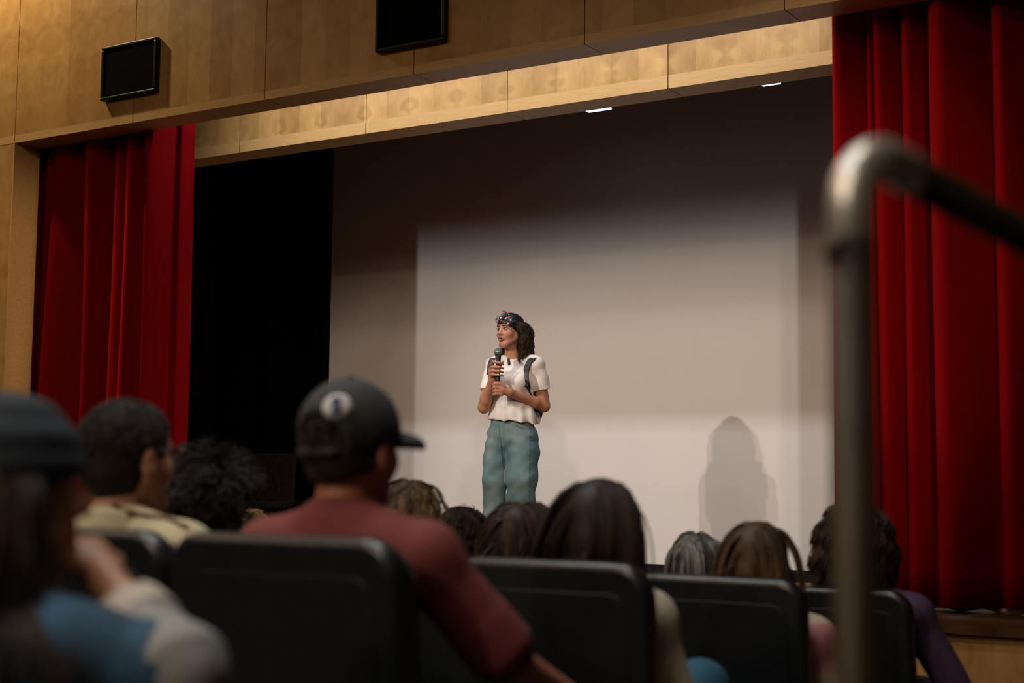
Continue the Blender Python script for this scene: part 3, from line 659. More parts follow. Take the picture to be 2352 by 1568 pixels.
    info['wall'] = (Yr+.102, fz+CH-.01)
    info['coll'] = [(np.array([X, Yr+hy-.03, zs-.07]), (sw+.055, .135, .105)), (np.array([X, Yr+hy-.02, zs-.20]), (sw+.01, .15, .22)), (nb+np.array([0, 0, -.02]), (.085, .085, .10))]
    return info
def fabric(name, c, **k): return mat(name, c, k.pop('rough', .85), k.pop('var', .2), k.pop('scale', 60), **k)
# ------------------------------------------------------------------ helpers to lay trim on a surface
from mathutils.bvhtree import BVHTree
def on_surface(objs, pts, lift=.004, n=24, smooth=True):
    """points of a path laid on the nearest surface seen along each direction, lifted off it"""
    bpy.context.view_layer.update(); trees = []
    for o in objs:
        mw = o.matrix_world
        trees.append(BVHTree.FromPolygons([mw @ v.co for v in o.data.vertices], [tuple(p.vertices) for p in o.data.polygons]))
    P = bez([(x, y, 0) for x, y in pts], n) if n else np.array([(x, y, 0) for x, y in pts]); out = []
    for x, y, _ in P:
        d = Vector(ray(x, y)).normalized(); best = None
        for t in trees:
            h = t.ray_cast(Vector(CAMP), d)
            if h[0] is not None and (best is None or h[3] < best[3]): best = h
        if best: out.append(np.array(best[0]-d*lift))
    return np.array(out)
def who(px, py, row, hair=.012, hy=.22):
    p = atY(px, py, ROWY(row)+hy); fz = floor_z(ROWY(row)+.1); return float(p[0]), float(p[2]-hair-fz-CH)
DEN = fabric('dark_denim', (.02, .03, .05)); GREYT = fabric('dark_trousers', (.02, .02, .022)); BLUEJ = fabric('blue_jeans', (.015, .075, .12))
rng = random.Random(11)
# ---- man in the baseball cap and maroon polo
X, dz = who(815, 868, 0, .016)
MAR = fabric('maroon_pique', (.125, .022, .022), var=.12, scale=200)
elR = atD(1172, 1520, 2.72); wrR = elR+np.array([.0, .24, -.10])
p = seated('cap', 'man in a dark baseball cap and maroon polo shirt seen from behind', 0, X, dz, MAR, GREYT, 0, M_skin_red, 'short', sw=.185, h=.008, fold=.004, col=0, armR=(elR, wrR), tilt=0)
hc, R, root, base = p['hc'], p['R'], p['root'], p['base']
P = lambda *q: hc+R @ np.array(q)
f = Field(hc-.2, hc+np.array([.2, .26, .2]), .006); g = .016
f.ell(P(0, -.012, .03), (.074+g, .094+g, .085+g), 0, R); f.half(P(0, 0, -.002), R @ np.array([0, .10, -1.])); f.ell(P(0, -.115, -.004), (.058, .055, .062), .006, R, 'x')
f.ell(P(0, .105, .004), (.076, .078, .032), .006, R); f.ell(P(0, .10, -.030), (.092, .115, .040), .004, R, 'x')
V, Q = f.mesh(1); M_cap = fabric('charcoal_cap_cotton', (.021, .022, .023), var=.15, scale=120); cap = mesh('baseball_cap', V, Q, M_cap, root, True, base)
V, Q = tubes([[P(.098*math.sin(a)*.92, -.012-.100*math.cos(a), -.012) for a in np.linspace(-.5, .5, 12)]], [.009], 8); mesh('strap', V, Q, M_cap, cap, True, base)
V, Q = tubes([[P(0, -.012, .127), P(0, -.012, .134)]], [.008], 10); mesh('button', V, Q, M_cap, cap, True, base)
def on_dome(u, v, e):   # azimuth from the back, elevation angle
    r = np.array([.074+g+e, .094+g+e, .085+g+e]); d = np.array([math.sin(u)*math.cos(v), -math.cos(u)*math.cos(v), math.sin(v)]); return P(*(np.array([0, -.012, .03])+d*r))
UV0 = (.50, .43)
def oval(ru, rv, e0, e1, m, nm, seg=28):
    V = [on_dome(UV0[0], UV0[1], e1)]+[on_dome(UV0[0]+ru*k*math.cos(a), UV0[1]+rv*k*math.sin(a), e) for k, e in ((.5, e1), (1, e1), (1.03, e0)) for a in np.linspace(0, 2*math.pi, seg, endpoint=False)]
    Fc = [(0, 1+i, 1+(i+1) % seg) for i in range(seg)]+[(1+j*seg+i, 1+(j+1)*seg+i, 1+(j+1)*seg+(i+1) % seg, 1+j*seg+(i+1) % seg) for j in (0, 1) for i in range(seg)]
    return mesh(nm, V, Fc, m, cap, True, base)
oval(.30, .25, -.002, .003, mat('white_patch', (.42, .42, .40), .7, .08, 60), 'oval_patch')
M_emb = mat('navy_emblem', (.02, .045, .11), .7, .1, 60)
S_ = [(.06, .10), (-.01, .13), (-.07, .09), (-.04, .02), (.03, -.02), (.06, -.08), (.0, -.13), (-.07, -.10)]
tube('emblem', bez([on_dome(UV0[0]+a, UV0[1]+b, .004) for a, b in S_], 24), .0055, M_emb, cap, 6, base)
cols = ((.022, .013, .008), (.03, .018, .011))
hair_obj('hair', [hair_base(hc, R, 1, .003, .008, low=.012, col=(.022, .013, .008)), scalp_locks(hc, R, rng, 2600, .030, None, 'short', [], lockr=.0013, seg=4, cols=cols, lift=.006, low=-.5, maxface=.15)], root, base)
f = Field(p['nb']-.13, p['nb']+.13, .006); nb = p['nb']
f.cone(nb+np.array([0, .0, -.015]), nb+np.array([0, .012, .032]), .078, .067, 0, flat=True); f.cone(nb+np.array([0, .0, -.05]), nb+np.array([0, .02, .08]), .066, .060, .004, 'x', True)
V, Q = f.mesh(1); mesh('collar', V, Q, MAR, root, True, base)
# ---- man with the cream fleece collar and glasses
X, dz = who(303, 912, 0, .012)
CREAM = fabric('cream_fleece', (.36, .315, .20), var=.1, scale=80)
p = seated('cream', 'man with short dark hair, glasses and a cream pullover seen from behind', 0, X, dz, CREAM, DEN, -.12, M_skin, 'long', sw=.185, h=.008, col=1, fold=.005)
hc, R, root, base, nb = p['hc'], p['R'], p['root'], p['base'], p['nb']
cols = ((.017, .011, .008), (.024, .016, .012))
hair_obj('hair', [hair_base(hc, R, 1, .006, .008, low=-.05, col=(.018, .012, .009)), scalp_locks(hc, R, rng, 3600, .020, None, 'short', [], lockr=.0013, seg=4, cols=cols, clump=3, lift=.005, low=-.7, maxface=.35)], root, base)
f = Field(nb-.16, nb+.16, .006); f.cone(nb+np.array([0, -.01, -.04]), nb+np.array([0, .0, .03]), .105, .092, .01, flat=True); f.cone(nb+np.array([0, .0, -.0]), nb+np.array([0, .01, .06]), .074, .082, .008, 'x', True)
V, Q = f.mesh(2); col_o = mesh('collar', V, Q, CREAM, root, True, base)
tr = on_surface([p['top'], col_o], [(196, 1126), (240, 1142), (275, 1168), (330, 1184), (385, 1192), (432, 1212)], .003, 30)
if len(tr) > 3: tube('trim_cord', tr, .006, fabric('brown_cord', (.10, .045, .03)), root, 6, base)
M_gl = mat('black_glasses', (.01, .01, .012), .3)
gl = empty('glasses', (0, 0, 0)); gl.parent = root
P = lambda *q: hc+R @ np.array(q)
for q in (-1, 1):
    tube('temple', [P(q*.079, -.01, .012), P(q*.080, .05, .014), P(q*.066, .10, .012)], .004, M_gl, gl, 6, base)
    tube('rim', [P(q*.034+.026*math.cos(a), .106-.012*abs(math.cos(a)), .002+.020*math.sin(a)) for a in np.linspace(0, 6.28, 18)], .003, M_gl, gl, 6, base)
tube('bridge', [P(-.009, .108, .008), P(.009, .108, .008)], .003, M_gl, gl, 6, base)
# ---- others, row by row
def long_hair(p, n, L, cols, tip=None, wave=.0, freq=2., lift=.014, bob=False, lockr=.002, part=0., basecol=(.02, .012, .008), tip0=.4, droop=.45, seg=14, maxface=.3, grow=.007, back=0., body=None, maxw=.165):
    """body: optional list of (z drop, half width, half depth, y) stations of a hanging mass under the head"""
    hc, R, base = p['hc'], p['R'], p['base']
    f = Field(hc-np.array([.24, .26, .62]), hc+np.array([.24, .22, .2]), .009); Pq = lambda *q: hc+R @ (np.array(q)*p['hs'])
    f.ell(Pq(0, -.012, .03), np.array([.074, .094, .085])*p['hs']+grow, 0, R); f.ell(Pq(0, -.035, -.02), np.array([.068, .068, .075])*p['hs']+grow, .02, R)
    f.half(Pq(0, .055, .02), R @ np.array([0, 1, -.55])); f.half(Pq(0, 0, -.12), R @ np.array([0, .35, -1.]))
    if body:
        for (z1, w1, d1, y1), (z2, w2, d2, y2) in zip(body[:-1], body[1:]):
            for t in np.linspace(0, 1, 5)[:-1]:
                f.ell(hc+np.array([0, y1+(y2-y1)*t, -(z1+(z2-z1)*t)]), (w1+(w2-w1)*t, d1+(d2-d1)*t, (z2-z1)*.45), .03)
    V, Q = f.mesh(2); yw, zw = p['wall']; V[:, 1] = np.where(V[:, 2] < zw, np.maximum(V[:, 1], yw), V[:, 1])
    hair_obj('hair', [(V, Q, np.array(basecol)), scalp_locks(hc, R, rng, n, L, None, 'bob' if bob else 'long', p['coll'], wave, freq, lockr, seg, p['hs'], cols, tip, tip0, lift=lift, part=part, droop=droop, maxface=maxface, back=back, maxw=maxw, wall=p['wall'])], p['root'], base)
# long straight dark hair
X, dz = who(1385, 1090, 1, .016)
IVORY = fabric('ivory_blouse', (.42, .36, .27), var=.08)

p = seated('long', 'woman with very long straight dark brown hair, seen from behind in the middle', 1, X, dz, IVORY, BLUEJ, 0, M_skin, 'long', sw=.13, arm=(.1, .2), ears=False, h=.009, kneeR=atD(1608, 1580, 3.75))
long_hair(p, 2600, .66, ((.012, .007, .005), (.018, .010, .006), (.026, .014, .008)), lift=.016, lockr=.0022, wave=.004, freq=1.0, basecol=(.014, .008, .006), tip=(.04, .021, .011), tip0=.5, droop=.6, grow=.010, back=.12, body=[(.02, .084, .095, -.02), (.14, .106, .09, -.02), (.30, .140, .08, -.03), (.50, .13, .06, -.03)], maxw=.150)
# blonde ombre
X, dz = who(1745, 1190, 2, .014)
def patchwork():
    m = bpy.data.materials.new('patchwork_cloth'); N, L, b = nodes(m); tc = N.new('ShaderNodeTexCoord'); sx = N.new('ShaderNodeSeparateXYZ'); L.new(tc.outputs['Object'], sx.inputs[0])
    nz = N.new('ShaderNodeTexNoise'); nz.inputs['Scale'].default_value = 9; L.new(tc.outputs['Object'], nz.inputs[0]); ma = N.new('ShaderNodeMath'); ma.operation = 'MULTIPLY_ADD'; L.new(nz.outputs[0], ma.inputs[0]); ma.inputs[1].default_value = .04; L.new(sx.outputs[2], ma.inputs[2])
    r = N.new('ShaderNodeValToRGB'); r.color_ramp.interpolation = 'CONSTANT'; L.new(ma.outputs[0], r.inputs[0])
    for i, (t, c) in enumerate(((0, (.40, .32, .21)), (.765, (.42, .17, .19)), (.885, (.38, .31, .22)), (.915, (.52, .13, .03)), (.955, (.40, .33, .24)))):
        e = r.color_ramp.elements[i] if i < 2 else r.color_ramp.elements.new(t); e.position = t; e.color = (*c, 1)
    L.new(r.outputs[0], b.inputs['Base Color']); b.inputs['Roughness'].default_value = .85; return m
p = seated('blonde', 'woman with long brown to blonde hair and a beige, pink and orange patchwork top', 2, X, dz, patchwork(), GREYT, 0, M_skin, 'long', sw=.16, ears=False, h=.010)
long_hair(p, 2400, .50, ((.05, .028, .014), (.075, .042, .019), (.038, .021, .012)), (.30, .17, .06), lift=.014, lockr=.0022, tip0=.22, basecol=(.045, .026, .014), droop=.6, wave=.004, freq=1, grow=.008, back=.05, body=[(.02, .090, .098, -.02), (.10, .112, .10, .0), (.16, .128, .09, .0), (.30, .15, .08, -.02), (.42, .10, .05, -.05)], maxw=.150)
# purple sweater
X, dz = who(1965, 1172, 3, .018)
p = seated('purple', 'person with curly brown hair and a purple sweater behind the handrail post', 3, X, dz, fabric('purple_knit', (.045, .021, .054), var=.25, scale=90), GREYT, 0, M_skin, 'long', sw=.20, h=.011, arm=(.3, .4))
long_hair(p, 2400, .25, ((.025, .014, .009), (.04, .022, .012), (.055, .032, .017)), wave=.012, freq=2.6, lift=.035, lockr=.0022, bob=True, basecol=(.025, .014, .009), grow=.018, body=[(.0, .10, .10, -.02), (.10, .11, .095, -.03), (.17, .10, .08, -.03)], maxw=.135)
# curly dark head
X, dz = who(490, 1047, 1, .03)
p = seated('curly', 'person with dark curly hair between the cream pullover and the maroon polo', 1, X, dz, fabric('black_tshirt', (.015, .015, .017)), GREYT, -.1, M_skin, 'long', sw=.17, h=.011, col=2)
hair_obj('hair', [hair_base(p['hc'], p['R'], 1, .018, .009, low=-.06, col=(.012, .009, .007)), scalp_locks(p['hc'], p['R'], rng, 2600, .075, None, 'short', [], wave=.008, freq=1.6, lockr=.0018, seg=9, cols=((.012, .009, .007), (.018, .013, .010), (.026, .019, .015)), lift=.022, low=-.6, maxface=.35, droop=.15, clump=12)], p['root'], p['base'])
# half-up highlighted hair
X, dz = who(952, 1095, 2, .02)
p = seated('highlight', 'woman with wavy brown hair streaked golden, half pinned up, beside the maroon shoulder', 2, X, dz, fabric('grey_top', (.06, .06, .065)), GREYT, -.1, M_skin, 'long', sw=.15, arm=(.05, .05), h=.011, col=2)
hc, R = p['hc'], p['R']
bun = [np.array(hc+R @ np.array([.035*math.cos(a)*(1-.25*k), -.118-.012*k, -.005+.028*math.sin(a)])) for k in (0, 1) for a in np.linspace(0, 6.28, 9)]
Vb, Qb = tubes([bun], [.016], 6); cb = np.random.RandomState(1).uniform(.5, 1.3, (len(Vb), 1))*np.array([[.09, .05, .02]])
hair_obj('hair', [hair_base(hc, R, 1, .010, .009, low=-.07, col=(.035, .022, .013)), scalp_locks(hc, R, rng, 1200, .15, None, 'long', [], .003, 1, .0022, 10, 1, ((.032, .02, .012), (.05, .03, .016)), lift=.010, pull=(0, -.12, .0), low=.0, droop=.05, maxw=.105),
                  scalp_locks(hc, R, rng, 1400, .24, None, 'long', p['coll'], .010, 2.2, .0022, 12, 1, ((.06, .035, .017), (.035, .021, .012), (.11, .062, .024)), (.16, .09, .032), lift=.014, low=-.6, maxw=.115), (Vb, Qb, cb)], p['root'], p['base'])
# brown wavy hair
X, dz = who(1202, 1148, 2, .016)
p = seated('brown', 'woman with wavy chestnut hair in front of the legs of the speaker', 2, X, dz, fabric('dark_green_top', (.02, .025, .022)), GREYT, 0, M_skin, 'long', sw=.14, arm=(.05, .05), h=.011, col=1, ears=False)
long_hair(p, 2400, .34, ((.024, .013, .008), (.036, .019, .011), (.018, .010, .007)), (.15, .08, .03), wave=.009, freq=2.0, lift=.018, lockr=.0022, basecol=(.024, .014, .009), tip0=.45, body=[(.0, .088, .095, -.02), (.12, .10, .09, -.03), (.24, .11, .07, -.04)])
# short dark hair
X, dz = who(1066, 1156, 3, .022)
p = seated('short', 'person with short thick dark hair and one ear showing, left of the jeans', 3, X, dz, fabric('navy_shirt', (.015, .02, .03)), GREYT, -.25, M_skin, 'long', sw=.165, h=.011, col=3)
hair_obj('hair', [hair_base(p['hc'], p['R'], 1, .012, .009, low=-.05, col=(.018, .011, .008)), scalp_locks(p['hc'], p['R'], rng, 2400, .05, None, 'short', [], .002, 1, .0018, 6, 1, ((.02, .012, .008), (.035, .02, .012)), lift=.009, low=-.6, maxface=.35, droop=.4)], p['root'], p['base'])
# grey hair
X, dz = who(1602, 1216, 3, .018)
p = seated('grey', 'person with straight silver grey hair parted at the crown', 3, X, dz, fabric('slate_top', (.05, .055, .06)), GREYT, 0, M_skin, 'long', sw=.16, h=.011, col=1)
long_hair(p, 2400, .22, ((.20, .19, .175), (.10, .095, .09), (.27, .255, .235), (.06, .055, .05)), (.05, .046, .042), lift=.014, lockr=.002, basecol=(.09, .085, .08), tip0=.25, droop=.6, body=[(.0, .086, .092, -.02), (.13, .092, .08, -.03)])
# braided blonde child
X, dz = who(586, 1173, 3, .016)
p = seated('braid', 'small blonde head with braids pinned over the crown', 3, X, dz, fabric('teal_top', (.03, .06, .06)), GREYT, -.1, M_skin, 'long', sw=.14, h=.012, col=5, hs=.92)
hc, R = p['hc'], p['R']
br = []
for s_, x0 in ((1, .012), (-1, -.012)):
    for st in (0, 2.09, 4.19):
        t = np.linspace(0, 1, 40); a = -.4+t*2.3
        C_ = np.stack([x0+s_*.030*t+.009*np.cos(t*26+st), -.012-(.104+.006*np.sin(t*26+st))*np.sin(a), .03+(.098+.006*np.sin(t*26+st))*np.cos(a)], 1)*.92
        br.append(np.array([hc+R @ q for q in C_]))
Vb, Qb = tubes(br, [.008]*6, 6); cb = np.random.RandomState(2).uniform(.6, 1.3, (len(Vb), 1))*np.array([[.21, .13, .055]])
hair_obj('hair', [hair_base(hc, R, .92, .008, .009, low=-.06, col=(.12, .072, .032)), scalp_locks(hc, R, rng, 1500, .10, None, 'long', [], .002, 1, .002, 8, .92, ((.15, .09, .04), (.10, .06, .028), (.20, .125, .05)), lift=.010, droop=.2), (Vb, Qb, cb)], p['root'], p['base'])
# ---- nearest person on the left, cheek on hand
X, dz = who(28, 892, -1, .02)
elR = atD(405, 1550, 1.86); wrR = atD(238, 1325, 2.02)
NAVYH = fabric('navy_knit_hat', (.008, .014, .021), var=.3, scale=120)
p = seated('front', 'person in blue denim jacket and dark hat resting head on hand, far left', -1, X, dz, fabric('blue_denim_jacket', (.012, .05, .095), var=.45, scale=14), GREYT, -.5, mat('tan_skin', (.30, .135, .07), .5, .12, 40), 'short', sw=.165, h=.008, col=0, armR=(elR, wrR), ears=False)
hc, R, root, base = p['hc'], p['R'], p['root'], p['base']
f = Field(hc-.22, hc+.22, .007); P = lambda *q: hc+R @ np.array(q); g = .018
f.ell(P(0, -.012, .03), (.074+g, .094+g, .085+g), 0, R); f.half(P(0, 0, -.02), R @ np.array([0, .45, -1.])); f.ripple(lambda x, y, z: (.002*np.sin(150*z)).astype(np.float32)+0*x+0*y)
V, Q = f.mesh(1); mesh('knit_hat', V, Q, NAVYH, root, True, base)
hair_obj('hair', [hair_base(hc, R, 1, .010, .009, low=-.08, col=(.012, .008, .006)), scalp_locks(hc, R, rng, 1600, .28, None, 'bob', p['coll'], .006, 1.5, .002, 12, 1, ((.014, .009, .007), (.025, .015, .010), (.06, .03, .014)), lift=.03, low=-.8, lay0=.012, maxface=.4, rootf=lambda q: q[:, 2] < .0)], root, base)
f = Field(np.minimum(elR, wrR)-.14, np.maximum(elR, wrR)+.14, .007); dv = elR-wrR
f.cone(wrR+dv*.55, elR+dv*.05, .052, .066, 0, flat=True); f.ell(elR, (.066, .066, .066), .02); f.ripple(wobble(5, .004, 40))
V, Q = f.mesh(1); mesh('grey_sleeve', V, Q, fabric('pale_grey_sleeve', (.20, .20, .195), var=.1), root, True, base)
f = Field(wrR+dv*.5-.13, wrR+dv*.5+.13, .006); f.cone(wrR+dv*.38, wrR+dv*.60, .050, .056, 0, flat=True)
V, Q = f.mesh(1); mesh('cuff', V, Q, fabric('white_cuff', (.36, .32, .28), var=.1), root, True, base)
# ------------------------------------------------------------------ the speaker on stage
O = CAMP+ray(1160, 1330)*((0-EYE)/ray(1160, 1330)[2]); SCL = 359.0
RZ = np.array([_r0, _f0, _u0]).T      # local (right, away, up) -> world
def S(px, py, c=0.): return np.array([(px-1160)/SCL, -c, (1330-py)/SCL*1.005])
sp = empty('person', O, YAW); tag(sp, 'woman on stage in a white t-shirt and baggy light jeans talking into a microphone', 'person')
HB = rotm(math.radians(137), .02, .03); HC = S(1166, 760, .01); hs = .985
JL = dict(shR=S(1127, 842, -.05), shL=S(1229, 841, .055), elR=S(1107, 938, .03), elL=S(1246, 934, .03), wrR=S(1126, 880, .15), wrL=S(1166, 907, .19))
lo = np.array([-.26, -.34, -.01]); hi = np.array([.34, .30, 1.76])
f = Field(lo, hi, .0042)
f.cone(S(1172, 990), S(1172, 900), .085, .085, .05); f.cone(S(1172, 900), S(1176, 872, -.02), .085, .075, .05); f.cone(JL['shR'], JL['shL'], .040, .040, .04)
for a, b, c in (('shR', 'elR', 'wrR'), ('shL', 'elL', 'wrL')):
    f.cone(JL[a], JL[b], .044, .039, .02); m_ = JL[b]*.72+JL[c]*.28; f.cone(JL[b], m_, .037, .037, .015); f.cone(m_, JL[c], .037, .0245, .015)
for hx, kx, ax, lc in ((1147, 1132, 1140, -.033), (1195, 1197, 1188, .035)): f.cone(S(hx, 1010, lc), S(kx, 1150, lc), .066, .048, .03); f.cone(S(kx, 1150, lc), S(ax, 1300, lc), .046, .032, .02); f.cone(S(hx, 1010, lc), S(1172, 985), .066, .08, .03); f.cone(S(ax, 1318, -.02), S(ax-6, 1323, .13), .035, .027, .02)
head_prims(f, HC, HB, hs, True, False, S(1173, 826, -.02))
HP = lambda *q: HC+HB @ (np.array(q)*hs)
f.ell(HP(0, .094, -.061), (.017*hs, .012, .0075), .003, HB, 'x')
# right hand round the microphone
f.cone(JL['wrR'], S(1127, 860, .165), .0245, .030, .015); f.ell(S(1127, 856, .168), (.020, .024, .034), .012)
for i, (y, rr_) in enumerate(((842, .0100), (851, .0104), (859.5, .0102), (868, .0092))):
    a = S(1124, y+2, .17); b = S(1127.5, y-(4 if i == 0 else 1), .222); c = S(1141, y-(1 if i == 0 else 0), .232); d = S(1151, y+2, .212)
    f.cone(a, b, rr_*1.25, rr_*1.05, .006); f.cone(b, c, rr_*1.02, rr_*.95, .002); f.cone(c, d, rr_*.95, rr_*.8, .002)
f.cone(S(1129, 858, .15), S(1142, 847, .160), .014, .011, .008); f.cone(S(1142, 847, .160), S(1149.5, 838, .185), .0105, .009, .003)
# left hand under it
f.cone(JL['wrL'], S(1150, 901, .20), .025, .030, .015); f.ell(S(1147, 899, .20), (.032, .022, .032), .012)
for i, (y, rr_) in enumerate(((889, .0102), (897, .0104), (905, .0098), (912, .0088))):
    a = S(1149, y, .212); b = S(1133-(0, 1, 0, -2)[i], y-1, .224); c = S(1128+i*.5, y+1, .196); d = S(1137, y+2, .178)
    f.cone(a, b, rr_*1.25, rr_*1.08, .007); f.cone(b, c, rr_*1.02, rr_*.95, .002); f.cone(c, d, rr_*.95, rr_*.8, .002)
f.cone(S(1152, 893, .215), S(1141, 886, .224), .013, .0105, .006); f.cone(S(1141, 886, .224), S(1132, 885, .214), .0105, .0085, .003)
V, Q = f.mesh(2); body = mesh('body', V, Q, mat('speaker_skin', (.43, .20, .125), .48, .1, 30, spec=.35), sp, True)
# eyes, brows, mouth
for q in (-1, 1):
    fe = Field(HP(q*.031, .078, .004)-.025, HP(q*.031, .078, .004)+.025, .0022); fe.ell(HP(q*.031, .0770, .004), (.0125, .0118, .0072), 0, HB); V, Q = fe.mesh(1); e_ = mesh('eye', V, Q, M_eye, body, True)
    fe = Field(HP(q*.031, .087, .004)-.015, HP(q*.031, .087, .004)+.015, .0015); fe.ell(HP(q*.030, .0850, .004), (.006, .0045, .006), 0, HB); V, Q = fe.mesh(1); mesh('iris', V, Q, M_iris, e_, True)
    tube('upper_lid', [HP(q*.044, .074, .004), HP(q*.036, .086, .0105), HP(q*.027, .088, .0105), HP(q*.018, .082, .004)], .0022, M_brow, e_, 6)
    tube('eyebrow', bez([HP(q*.050, .064, .020), HP(q*.042, .080, .027), HP(q*.028, .0865, .0265), HP(q*.012, .086, .022)], 10), np.interp(np.linspace(0, 1, 10), (0, .4, 1), (.0015, .0038, .0036)), M_brow, body, 6)
tube('lips', bez([HP(-.023, .083, -.060), HP(-.011, .0955, -.0525), HP(0, .0975, -.054), HP(.011, .0955, -.0525), HP(.023, .083, -.060)], 12), np.interp(np.linspace(0, 1, 12), (0, .5, 1), (.002, .0042, .002)), M_lip, body, 6)
tube('lips', bez([HP(-.022, .083, -.061), HP(-.012, .0945, -.069), HP(0, .0965, -.0705), HP(.012, .0945, -.069), HP(.022, .083, -.061)], 12), np.interp(np.linspace(0, 1, 12), (0, .5, 1), (.002, .005, .002)), M_lip, body, 6)
tube('teeth', bez([HP(-.015, .084, -.0575), HP(0, .091, -.0575), HP(.015, .084, -.0575)], 8), .003, M_eye, body, 6)
fm = Field(HP(0, .08, -.06)-.03, HP(0, .08, -.06)+.03, .0025); fm.ell(HP(0, .083, -.061), (.015, .006, .006), 0, HB); V, Q = fm.mesh(1); mesh('mouth', V, Q, mat('mouth_dark', (.02, .006, .006), .6), body, True)
# hair
coll = [(S(1176, 862, 0), (.20, .11, .11)), (S(1173, 815, -.02), (.065, .065, .07))]
cols = ((.020, .011, .007), (.032, .018, .011), (.045, .025, .015))
V1, Q1, C1 = scalp_locks(HC, HB, rng, 2800, .235, None, 'bob', coll, .015, 1.9, .0019, 16, hs, cols, (.06, .031, .016), .45, lift=.020, maxface=.28, low=-.75, droop=.55, lay0=.007, rootf=lambda q: (q[:, 2] < .02) & (q[:, 2] > -.055) & (q[:, 1] < np.where(q[:, 0] > 0, -.02, .036)))
V2, Q2, C2 = scalp_locks(HC, HB, rng, 700, .09, None, 'long', [], .002, 1, .0015, 8, hs, cols, lift=.004, maxface=.0, low=.1, droop=.2, pull=(0, -.11, -.01))
V1 = np.concatenate([V1, V2]); Q1 = np.concatenate([Q1, Q2+len(V1)-len(V2)]); C1 = np.concatenate([C1, C2])
hb = hair_base(HC, HB, hs, .006, .006, low=-.06, col=(.022, .013, .009))
hair_obj('hair', [hb, (V1, Q1, C1)], sp, None)
# t-shirt
TEE = mat('white_cotton', (.70, .66, .62), .9, .03, 60)
f = Field(np.array([-.24, -.30, .85]), np.array([.32, .26, 1.48]), .0045)
Fd = np.array([-.42, -.906, 0]); Ld = np.array([.906, -.42, 0])
ctr = lambda y, o=0.: S(1174, y)+Fd*o
def tor(y, w, d, o=0.):
    return ctr(y, o), (w, d)
RB = rotm(math.radians(155))
for y, w, d, hgt, o in ((862, .150, .095, .085, .0), (890, .145, .105, .09, .015), (925, .148, .108, .10, .01), (962, .164, .124, .09, .01), (990, .170, .132, .08, .01)):
    f.ell(ctr(y, o), (w, d, hgt), .05, RB)
f.cone(JL['shR']+np.array([.008, 0, .006]), JL['shL']+np.array([-.012, 0, .006]), .048, .048, .04); f.cone(S(1172, 836, -.01), JL['shL']+np.array([-.02, 0, .018]), .055, .045, .04); f.cone(S(1172, 836, -.01), JL['shR']+np.array([.01, 0, .018]), .055, .045, .04)
for q in (-1, 1): f.ell(ctr(882, .085)+Ld*q*.072, (.062, .055, .062), .045)
def sleeve(sh, el, t, r1, r2):
    e = sh+(el-sh)*t; f.cone(sh, sh+(el-sh)*t*.75, r1, (r1+r2)/2, .03); f.cone(sh+(el-sh)*.15, e, r1, r2, .012, flat=True)
sleeve(JL['shL'], JL['elL']+np.array([.006, 0, 0]), .60, .050, .058); sleeve(JL['shR'], JL['elR']+np.array([-.004, 0, 0]), .60, .046, .052)
NECKCUT = 1
hz = S(0, 969)[2]; f.half(np.array([0, 0, hz]), (-.10, .0, -1))
def drapefold(x, y, z):
    a = np.clip((1.24-z)/.22, 0, 1); return (.0042*a*np.sin(62*x+34*y+3*z+1.1)+.0025*a*np.sin(105*x-30*y+9*z)+.0013*np.sin(40*x+26*y+70*z)+.0013*np.sin(-55*x+20*y+48*z+2)).astype(np.float32)
f.ripple(drapefold); f.cone(S(1176, 795, -.02), S(1171, 806, .05), .062, .060, .010, 'x'); f.cone(S(1172, 804, .02), S(1167, 811, .12), .044, .042, .010, 'x'); V, Q = f.mesh(1); tee = mesh('t_shirt', V, Q, TEE, sp, True)
f = Field(S(1232, 975, -.12)-.06, S(1232, 975, -.12)+.1, .004); f.ell(S(1230, 962, -.09), (.030, .012, .045), .01, rotm(.5)); f.half(S(1230, 974, 0), (.1, 0, -1)); V, Q = f.mesh(1); mesh('shirt_tail', V, Q, TEE, tee, True)
# jeans
def denim():
    m = bpy.data.materials.new('faded_denim'); N, L, b = nodes(m); tc = N.new('ShaderNodeTexCoord')
    n1 = N.new('ShaderNodeTexNoise'); n1.inputs['Scale'].default_value = 5; n1.inputs['Detail'].default_value = 5; mp = N.new('ShaderNodeMapping'); mp.inputs['Scale'].default_value = (1.6, 1.6, .7); L.new(tc.outputs['Object'], mp.inputs[0]); L.new(mp.outputs[0], n1.inputs[0])
    n2 = N.new('ShaderNodeTexNoise'); n2.inputs['Scale'].default_value = 240; L.new(tc.outputs['Object'], n2.inputs[0])
    mx = N.new('ShaderNodeMath'); mx.operation = 'MULTIPLY_ADD'; L.new(n2.outputs[0], mx.inputs[0]); mx.inputs[1].default_value = .25; L.new(n1.outputs[0], mx.inputs[2])
    r = N.new('ShaderNodeValToRGB'); L.new(mx.outputs[0], r.inputs[0]); r.color_ramp.elements[0].position = .42; r.color_ramp.elements[0].color = (.062, .145, .178, 1); r.color_ramp.elements[1].position = .82; r.color_ramp.elements[1].color = (.20, .28, .29, 1)
    L.new(r.outputs[0], b.inputs['Base Color']); b.inputs['Roughness'].default_value = .9; b.inputs['Specular IOR Level'].default_value = .1; return m
f = Field(np.array([-.24, -.26, .03]), np.array([.30, .22, 1.06]), .005)
f.ell(S(1172, 972), (.142, .104, .075), .03, RB); f.ell(S(1172, 990), (.148, .106, .075), .03, RB); f.ell(S(1172, 1012), (.158, .112, .085), .04, RB)
def leg(st):
    for (x, y, r, c), (x2, y2, r2, c2) in zip(st[:-1], st[1:]): f.cone(S(x, y, c), S(x2, y2, c2), r, r2, .02)
